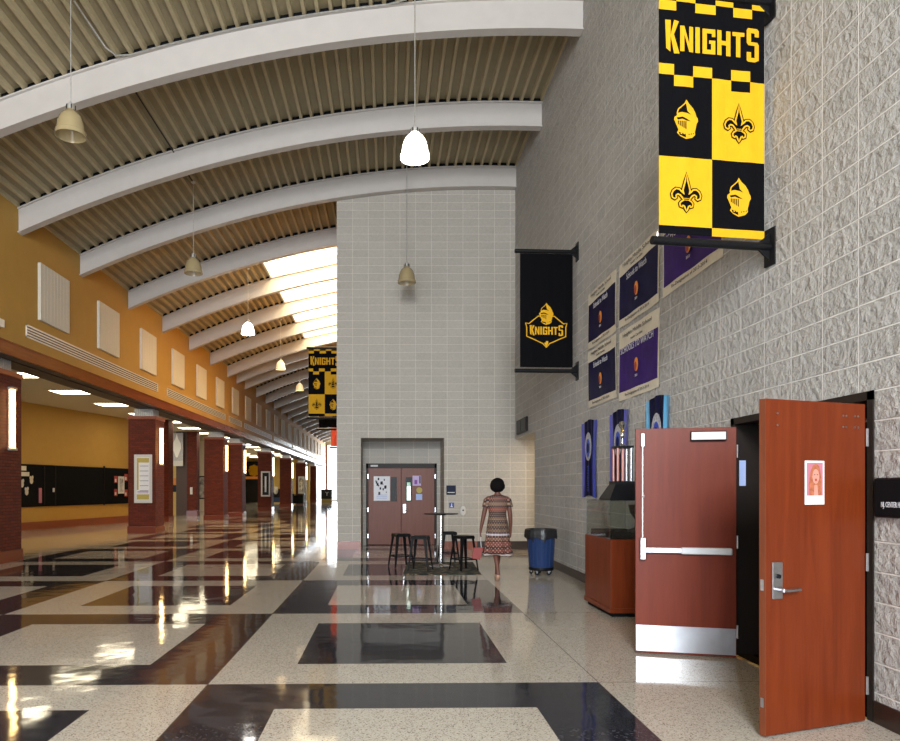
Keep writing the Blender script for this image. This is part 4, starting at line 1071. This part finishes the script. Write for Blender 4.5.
def make_stool():
    r = thing('bar_stool', '', 'stool', (0, 0, 0))
    b = MB(); b.box(-.15, -.15, .635, .15, .15, .66, 'black'); b.build('seat', r, bevel=.02)
    b = MB(); b.box(-.152, -.152, .60, .152, -.142, .64, 'black').box(-.152, .142, .60, .152, .152, .64, 'black').box(-.152, -.142, .60, -.142, .142, .64, 'black').box(.142, -.142, .60, .152, .142, .64, 'black'); b.build('apron', r)
    for sx in (-1, 1):
        for sy in (-1, 1):
            b = MB(); rg = []
            for (h, t_, wd) in ((0, .205, .026), (.03, .203, .028), (.60, .143, .052), (.64, .14, .052)):
                x, y = sx * t_, sy * t_
                rg.append([(x, y, h), (x - sx * wd, y, h), (x - sx * wd, y - sy * .006, h), (x - sx * .006, y - sy * .006, h), (x - sx * .006, y - sy * wd, h), (x, y - sy * wd, h)])
            b.rings(rg, 'black', caps=True); b.build('leg', r)
    for s in (-1, 1):
        MB().box(-.185, s * .182 - .008, .20, .185, s * .182 + .004, .222, 'black').build('stretcher', r)
        MB().box(s * .182 - .008, -.178, .20, s * .182 + .004, .178, .222, 'black').build('stretcher', r)
    return r
st0 = make_stool()
for i, (x, y, z, a, lab) in enumerate(((.26, 14.0, .012, .35, 'black metal stool, leftmost, partly off the rug'), (.62, 13.35, .012, -.3, 'black metal stool on the rug just left of the table pole'),
                                    (1.26, 14.62, .012, .15, 'black metal stool right of the table, farther from the camera'), (1.45, 13.42, .012, .5, 'black metal stool right of the table, nearest the woman'))):
    o = st0 if i == 0 else copy_tree(st0)
    o.location = (x, y, z); o.rotation_euler = (0, 0, a); tag(o, lab, 'stool', 'black metal stools round the high table')

# ================================================================== BITS IN THE AISLE
def sl(x):  # depth at which the ray through pixel column x meets the slanting wall
    k = (x - CX) / F; return (-13.6 - .235 * 25.7) / (k - .235)
def slant_box(b, xa, ya, xb, yb, d0, d1, m):
    Ya, Yb = sl(xa), sl(xb); Ym = (Ya + Yb) / 2
    z1, z0 = H + (CY - ya) * Ym / F, H + (CY - yb) * Ym / F
    p = [off(Ya, d0), off(Yb, d0), off(Yb, d1), off(Ya, d1)]
    b.add([(x, y, z0) for x, y in p] + [(x, y, z1) for x, y in p], [(0, 1, 2, 3), (4, 5, 6, 7), (0, 1, 5, 4), (1, 2, 6, 5), (2, 3, 7, 6), (3, 0, 4, 7)], m)
r = thing('display_board', 'long black display board across the golden aisle wall', 'board', (0, 0, 0))
b = MB(); p = [off(23.5, .005), off(33.0, .005), off(33.0, .06), off(23.5, .06)]
b.add([(x, y, .87) for x, y in p] + [(x, y, 2.47) for x, y in p], [(0, 1, 2, 3), (4, 5, 6, 7), (0, 1, 5, 4), (1, 2, 6, 5), (2, 3, 7, 6), (3, 0, 4, 7)], 'black_matt'); b.build('panel', r)
for xx in (42, 53, 102):
    b = MB(); slant_box(b, xx, 466, xx + 1.6, 505, .06, .075, 'black'); b.build('divider', r)
for (xa, ya, xb, yb, m_, nm, lab, cat) in ((18.5, 466, 24.5, 470.5, 'vinyl_cream', 'paper_strip', 'upper cream paper strip at the left end of the black board', 'paper'),
        (18.5, 472, 27.5, 476.2, 'vinyl_cream', 'paper_strip', 'lower cream paper strip at the left end of the black board', 'paper'),
        (37, 488, 40, 503, 'pink_print', 'pink_cutout', 'narrow pink cut-out low on the black board', 'cut-out'), (51, 488, 53, 492, 'white', 'switch_plate', 'tiny white switch plate on the black board', 'switch')):
    b = MB(); slant_box(b, xa, ya, xb, yb, .076, .082, m_); tag(b.build(nm), lab, cat)
for (xc_, yc_, lab) in ((29.6, 480, 'cream paw cut-out, upper right of three on the black board'), (20.2, 483.5, 'cream paw cut-out, left of three on the black board'), (24.8, 491.3, 'cream paw cut-out, lowest of three on the black board')):
    Ym = sl(xc_); zc_ = H + (CY - yc_) * Ym / F; b = MB()
    for (du, dv, rr) in ((0, -.03, .085), (-.05, .08, .05), (.05, .10, .05)):
        x, y = off(Ym + du, .078); b.flat([(Ym + du + rr * math.cos(t), zc_ + dv + rr * 1.4 * math.sin(t)) for t in [2 * PI * k / 14 for k in range(14)]], lambda u, v, w: (*off(u, .080 + w), v), 'vinyl_cream', th=.006)
    tag(b.build('paper_cutout', smooth=True), lab, 'cut-out', 'cream cut-outs on the black board')
r = thing('framed_award', 'white framed award with four red corner pieces on the black board', 'award', (0, 0, 0))
b = MB(); slant_box(b, 116.5, 476.5, 122.5, 493.5, .076, .10, 'white'); b.build('frame', r)
b = MB(); slant_box(b, 117.8, 478.5, 121.2, 491.5, .10, .105, 'picture_bw'); b.build('picture', r)
for (xx, yy) in ((112.6, 476), (122.8, 474), (112.6, 489), (122.8, 489.5)):
    b = MB(); slant_box(b, xx, yy, xx + 3.2, yy + 7, .076, .09, 'red_print'); slant_box(b, xx + .4, yy + 3, xx + 2, yy + 6, .09, .095, 'vinyl_cream'); b.build('corner_piece', r)
tag(MB().box(-13.35, 27.0, 0.3, -13.3, 27.05, .35, 'white').build('wall_socket'), 'tiny socket low on the golden aisle wall', 'socket')
bpy.data.objects.remove(bpy.data.objects['wall_socket'], do_unlink=True)

YB = 24.53                    # front face of the second column
r = thing('framed_schedule', 'tall white framed schedule hanging on the brick column', 'notice', (0, 0, 0))
fx0, fz1 = px(134, 454.5, 24.2); fx1, fz0 = px(152, 503, 24.2); Yf = 24.23
b = MB(); b.box(fx0, Yf - .03, fz0, fx1, Yf - .003, fz1, 'white'); b.build('frame', r, bevel=.008)
MB().box(fx0 + .09, Yf - .034, fz0 + .1, fx1 - .09, Yf - .03, fz1 - .1, 'paper').build('sheet', r)
b = MB(); b.box(fx0 + .10, Yf - .037, fz1 - .28, fx1 - .10, Yf - .034, fz1 - .12, 'yellow_print').box(fx0 + .10, Yf - .037, fz0 + .12, fx1 - .10, Yf - .034, fz0 + .3, 'yellow_print')
b.box(fx0 + .10, Yf - .037, fz0 + .45, fx0 + .16, Yf - .034, fz1 - .28, 'yellow_print')
for k in range(6): b.box(fx0 + .2, Yf - .037, fz0 + .42 + k * .17, fx1 - .12, Yf - .034, fz0 + .435 + k * .17, 'text_dark')
for k in range(2): b.box(fx0 + .12, Yf - .037, fz0 + .34 + k * .05, fx1 - .12, Yf - .034, fz0 + .36 + k * .05, 'purple_print')
b.build('printed_rows', r)
def framed(name, lab, Y, xa, ya, xb, yb, inner):
    r = thing(name, lab, 'plaque', (0, 0, 0)); x0, z1 = px(xa, ya, Y); x1, z0 = px(xb, yb, Y); w_ = (x1 - x0) * .16
    MB().box(x0, Y - .03, z0, x1, Y - .003, z1, 'white').build('frame', r, bevel=.008)
    MB().box(x0 + w_, Y - .04, z0 + w_, x1 - w_, Y - .03, z1 - w_, inner).build('panel', r)
    MB().box((x0 + x1) / 2 - .06, Y - .045, z0 + .3, (x0 + x1) / 2 + .06, Y - .04, z1 - .35, 'text_pale' if inner == 'black' else 'gold').build('inset', r)
framed('framed_plaque', 'white framed black plaque on the fifth brick column', 48.33, 261, 471.3, 270.3, 496.5, 'black')
framed('framed_picture', 'white framed picture on the far brick column behind the black table', 68.23, 298.3, 476.5, 304.7, 493.5, 'picture_bw')
YQ = 39.6
r = thing('hanging_picture', 'grey poster with a pale vase shape hanging in the aisle beyond the framed schedule', 'poster', (0, 0, 0)); x0, z1 = px(170.5, 432.8, YQ); x1, z0 = px(183, 466, YQ)
MB().box(x0, YQ, z0 + .3, x1, YQ + .03, z1, 'silver_print').build('sheet', r)
MB().box(x0, YQ - .005, z0, x1, YQ + .03, z0 + .3, 'white').build('footer', r)
for xx in (x0 + .08, x1 - .08): MB().tube([(xx, YQ + .015, z1), (xx, YQ + .015, 4.79)], .008, 'steel', 6).build('hanging_wire', r)
xm = (x0 + x1) / 2; zm = (z0 + z1) / 2 + .15
b = MB(); b.flat([(xm + u, zm + v) for u, v in ((0, .75), (-.08, .45), (-.22, .2), (-.24, -.1), (-.14, -.35), (-.05, -.6), (.05, -.6), (.14, -.35), (.24, -.1), (.22, .2), (.08, .45))], lambda u, v, w: (u, YQ - .002 - w, v), 'white_print'); b.build('vase_shape', r, recalc=False)
x0, z1 = px(194.5, 476, 47.95); x1, z0 = px(207, 499, 47.95)
r = thing('wall_picture', 'black and white picture on the cream wall left of the third column', 'picture', (0, 0, 0))
MB().box(x0, 47.95, z0, x1, 47.99, z1, 'black').build('frame', r); MB().box(x0 + .08, 47.94, z0 + .08, x1 - .08, 47.95, z1 - .08, 'picture_bw').build('print', r)
# black shop front with gold rosette at the far end of the aisle
r = thing('shop_front', 'black shop front with a gold rosette and orange stripe at the aisle end', 'shop front', (-14.7, 76.9, 0))
MB().box(-1.3, -.1, 0, 1.0, .08, 4.5, 'black').build('front', r)
MB().box(-1.2, -.13, 2.55, .95, -.1, 2.85, 'orange').build('stripe', r)
b = MB()
for k in range(8): b.ball((.02 + .42 * math.cos(k * PI / 4), -.14, 3.5 + .42 * math.sin(k * PI / 4)), .24, 'gold_ink', 10, 8, (1, .2, 1))
b.ball((.02, -.14, 3.5), .4, 'gold_ink', 12, 8, (1, .2, 1)); b.build('rosette', r, smooth=True)
# far items
r = thing('side_table', 'small black table in front of the far column with the picture', 'table', (-8.6, 67.2, 0))
MB().box(-.6, -.4, .95, .6, .4, 1.02, 'black').build('table_top', r, bevel=.01)
for sx in (-.5, .5):
    for sy in (-.3, .3): MB().box(sx - .04, sy - .04, 0, sx + .04, sy + .04, .95, 'black').build('leg', r)
MB().box(-.48, -.28, .1, .48, .28, .9, 'black_matt').build('shelf_body', r)
r = thing('recycling_cart', 'blue and black cart with a white bag between two far columns', 'cart', (-11.4, 72.0, 0))
MB().box(-.5, -.3, .12, .5, .3, .6, 'bin_blue').build('tub', r, bevel=.03); MB().box(-.35, -.28, .6, .45, .28, 1.5, 'black').build('body', r, bevel=.05)
MB().ball((-.1, -.3, 1.35), .35, 'white', sc=(.7, .3, 1.2)).build('bag', r, smooth=True)
for sx in (-.4, .4): MB().tube([(sx, -.02, .06), (sx, .02, .06)], .06, 'black').build('wheel', r, smooth=True)
MB().box(-.42, -.05, .09, -.38, .05, .14, 'black').box(.38, -.05, .09, .42, .05, .14, 'black').build('axle', r)
r = thing('kiosk_cart', 'black kiosk with a yellow skirt and white mark before the bright far glass', 'kiosk', (-6.95, 79.5, 0))
MB().box(-.62, -.4, .35, .62, .4, 1.35, 'black').build('body', r, bevel=.04); MB().box(-.60, -.38, .0, .60, .38, .35, 'yellow_print').build('skirt', r)
MB().box(-.7, -.45, 1.35, .7, .45, 1.42, 'black').build('lid', r, bevel=.02)
text_mesh('Y', .6, T_front(.05, -.42, .9), 'text_pale', r, 'white_mark')

# ================================================================== WOMAN
def build_woman():
    r = thing('woman', 'woman with short black curly hair in a patterned dress walking away, red folder in hand', 'person', (1.90, 12.15, 0))
    r.name = 'person'
    V = []; E = []; R = []
    def v(p, rad, par=None):
        V.append(p); R.append(rad if isinstance(rad, tuple) else (rad, rad))
        if par is not None: E.append((par, len(V) - 1))
        return len(V) - 1
    pel = v((0, 0, .93), (.15, .11))
    ab = v((0, .0, 1.08), (.125, .095), pel); ch = v((0, .0, 1.26), (.14, .10), ab); up = v((0, -.005, 1.38), (.125, .085), ch)
    nk = v((0, 0, 1.46), .052, up); n2 = v((0, .01, 1.52), .050, nk); jw = v((0, .03, 1.56), (.062, .07), n2); hd = v((0, .02, 1.63), (.078, .092), jw); tp = v((0, .015, 1.69), (.068, .078), hd)
    # arms : left arm (screen left, -x) hangs out holding the folder; right arm along the body
    for s, pts in ((-1, [(.16, 0, 1.39, .052), (.20, .0, 1.28, .044), (.235, .01, 1.12, .037), (.262, .02, .98, .032), (.285, .03, .86, .023)]),
                   (1, [(.16, 0, 1.39, .052), (.195, -.01, 1.27, .044), (.215, -.02, 1.12, .037), (.228, .0, .98, .032), (.232, .03, .85, .023)])):
        p = up
        for (x, y, z, rad) in pts: p = v((s * x, y, z), rad * 1.12, p)
        wx, wy, wz = s * pts[-1][0], pts[-1][1], pts[-1][2]
        palm = v((wx + s * .004, wy + .01, wz - .05), (.020, .034), p)
        for k, (dy, L) in enumerate(((-.027, .050), (-.010, .060), (.008, .064), (.025, .058))):
            a = v((wx + s * .006, wy + .012 + dy, wz - .085), .0095, palm)
            c = v((wx + s * .002, wy + .014 + dy, wz - .085 - L * .5), .0088, a)
            v((wx - s * .010, wy + .018 + dy, wz - .085 - L * .92), .0075, c)
        a = v((wx - s * .004, wy + .05, wz - .045), .011, palm); v((wx - s * .008, wy + .062, wz - .085), .009, a)
    # legs: left trails (heel up), right leads, flat
    p = pel
    for (x, y, z, rad) in ((-.085, 0, .84, .085), (-.075, .0, .66, .070), (-.05, -.05, .47, .050), (-.035, -.13, .34, .048), (-.025, -.215, .155, .029)): p = v((x, y, z), rad, p)
    hl = v((-.022, -.235, .105), .031, p); a = v((-.022, -.185, .055), .030, hl); c = v((-.022, -.135, .028), (.038, .022), a); v((-.022, -.09, .020), (.034, .016), c)
    p = pel
    for (x, y, z, rad) in ((.085, 0, .84, .085), (.075, .08, .66, .070), (.05, .14, .47, .050), (.03, .17, .34, .050), (.015, .20, .11, .029)): p = v((x, y, z), rad, p)
    hl = v((.015, .185, .045), .034, p); a = v((.02, .25, .04), .032, hl); c = v((.025, .32, .026), (.038, .022), a); v((.025, .37, .020), (.034, .016), c)
    me = bpy.data.meshes.new('body'); me.from_pydata(V, E, [])
    o = bpy.data.objects.new('body', me); COL.objects.link(o)
    md = o.modifiers.new('skin', 'SKIN'); md.use_smooth_shade = True
    for i, sv in enumerate(me.skin_vertices[0].data):
        sv.radius = R[i]; sv.use_root = (i == 0)
    o.modifiers.new('sub', 'SUBSURF').levels = 2
    bpy.context.view_layer.update()
    m2 = bpy.data.meshes.new_from_object(o.evaluated_get(bpy.context.evaluated_depsgraph_get()))
    bpy.data.objects.remove(o, do_unlink=True)
    bm = bmesh.new(); bm.from_mesh(m2)
    # pull out a nose, set ears
    for q in bm.verts:
        d = (q.co - Vector((0, .112, 1.605))).length
        if d < .03: q.co.y += .018 * (1 - d / .03)
        for s in (-1, 1):
            d = (q.co - Vector((s * .078, .01, 1.61))).length
            if d < .028: q.co.x += s * .014 * (1 - d / .028)
    bm.to_mesh(m2); bm.free()
    m2.materials.clear(); m2.materials.append(M['skin'])
    m2.polygons.foreach_set('use_smooth', [True] * len(m2.polygons))
    body = bpy.data.objects.new('body', m2); COL.objects.link(body); body.parent = r
    for s in (-1, 1): MB().ball((s * .030, .104, 1.635), .011, 'eye', 10, 8).build('eye', r, smooth=True)
    MB().ball((0, .112, 1.565), .02, 'red_print', 12, 8, (1, .35, .32)).build('lips', r, smooth=True)
    # curly bob
    bm = bmesh.new(); bmesh.ops.create_icosphere(bm, subdivisions=4, radius=1)
    rnd = random.Random(5)
    cs = [Vector((rnd.gauss(0, 1), rnd.gauss(0, 1), rnd.gauss(0, 1))).normalized() for _ in range(90)]
    for q in bm.verts:
        n = q.co.normalized(); k = max(n.dot(c) for c in cs); bump = max(0, (k - .93) / .07) * .07
        f = Vector((n.x * .122, n.y * .12, n.z * .125)) * (1 + bump)
        if n.y > .25: f.y = min(f.y, .065 + .02 * (n.z > .35))      # open at the face
        if n.z < -.3: f.x *= 1.05; f.z *= .95
        q.co = Vector((0, -.005, 1.625)) + f
    hm = bpy.data.meshes.new('hair'); bm.to_mesh(hm); bm.free(); hm.materials.append(M['hair']); hm.polygons.foreach_set('use_smooth', [True] * len(hm.polygons))
    h = bpy.data.objects.new('hair', hm); COL.objects.link(h); h.parent = r
    # dress: lofted rings
    rg = []; n = 48
    prof = [(1.455, .080, .075, 0), (1.438, .130, .094, 0), (1.405, .180, .105, 0), (1.33, .178, .115, 0), (1.25, .160, .118, 0), (1.17, .148, .112, 0), (1.12, .145, .110, 0), (1.05, .155, .122, 0), (.95, .178, .142, .003),
            (.85, .188, .155, .006), (.74, .195, .165, .010), (.62, .208, .175, .016), (.50, .228, .188, .022), (.42, .240, .195, .026)]
    for (z, a, c, fo) in prof:
        rg.append([((a + fo * math.sin(9 * t + z * 3)) * math.cos(t), (c + fo * math.sin(9 * t + z * 3)) * math.sin(t) - .004, z + (.014 * math.sin(3 * t + .6) - .012 * math.cos(t) if z < .45 else 0)) for t in [2 * PI * k / n for k in range(n)]])
    b = MB(); b.rings(rg, 'dress'); d = b.build('dress', r, smooth=True)
    md = d.modifiers.new('t', 'SOLIDIFY'); md.thickness = .006; md.offset = 1
    for s in (-1, 1):
        q = []
        for (x, y, z, rad) in ((.115, 0, 1.41, .055), (.145, 0, 1.40, .064), (.175, 0, 1.375, .063), (.193, -.003, 1.32, .060), (.214, -.004, 1.245, .060)):
            ax = Vector((s * .25, 0, -1)).normalized(); u = Vector((1, 0, s * .25)).normalized(); w_ = Vector((0, 1, 0))
            q.append([tuple(Vector((s * x, y, z)) + u * rad * math.cos(t) + w_ * rad * 1.05 * math.sin(t)) for t in [2 * PI * k / 20 for k in range(20)]])
        MB().rings(q, 'dress').build('sleeve', r, smooth=True)
    # shoes
    b = MB()
    for (pts) in ([(-.022, -.255, .10), (-.022, -.225, .085), (-.022, -.18, .045), (-.022, -.13, .022), (-.022, -.08, .018)],):
        b.tube(pts, [.022, .042, .044, .044, .030], 'shoe', 14)
    b.build('shoe', r, smooth=True, subsurf=1)
    b = MB(); b.tube([(.015, .15, .040), (.017, .19, .042), (.02, .25, .040), (.025, .33, .030), (.025, .385, .024)], [.024, .040, .040, .029, .022], 'shoe', 14); b.build('shoe', r, smooth=True, subsurf=1)
    return r
wm = build_woman()
# folder hanging from her left hand on a strap
r = thing('red_folder', 'flat red folder hanging from the left hand of the walking woman', 'folder', (1.90 - .33, 12.16, 0))
MB().tube([(.045, .0, .73), (.04, 0, .70), (.045, 0, .60), (.05, 0, .545)], .005, 'paper', 6).build('strap', r)
b = MB(); b.add([(-.12, -.012, .36), (.03, -.012, .33), (.085, -.012, .55), (-.08, -.012, .545), (-.12, .012, .36), (.03, .012, .33), (.085, .012, .55), (-.08, .012, .545)],
    [(0, 1, 2, 3), (4, 7, 6, 5), (0, 4, 5, 1), (1, 5, 6, 2), (2, 6, 7, 3), (3, 7, 4, 0)], 'red_folder'); b.build('cover', r, bevel=.004)

# warm lamp of the side corridor
r = thing('corridor_lamp', 'warm ceiling lamp inside the side corridor', 'ceiling light', (4.6, 16.9, 2.835))
MB().box(-.3, -.3, -.03, .3, .3, 0, 'corridor_light').build('diffuser', r)
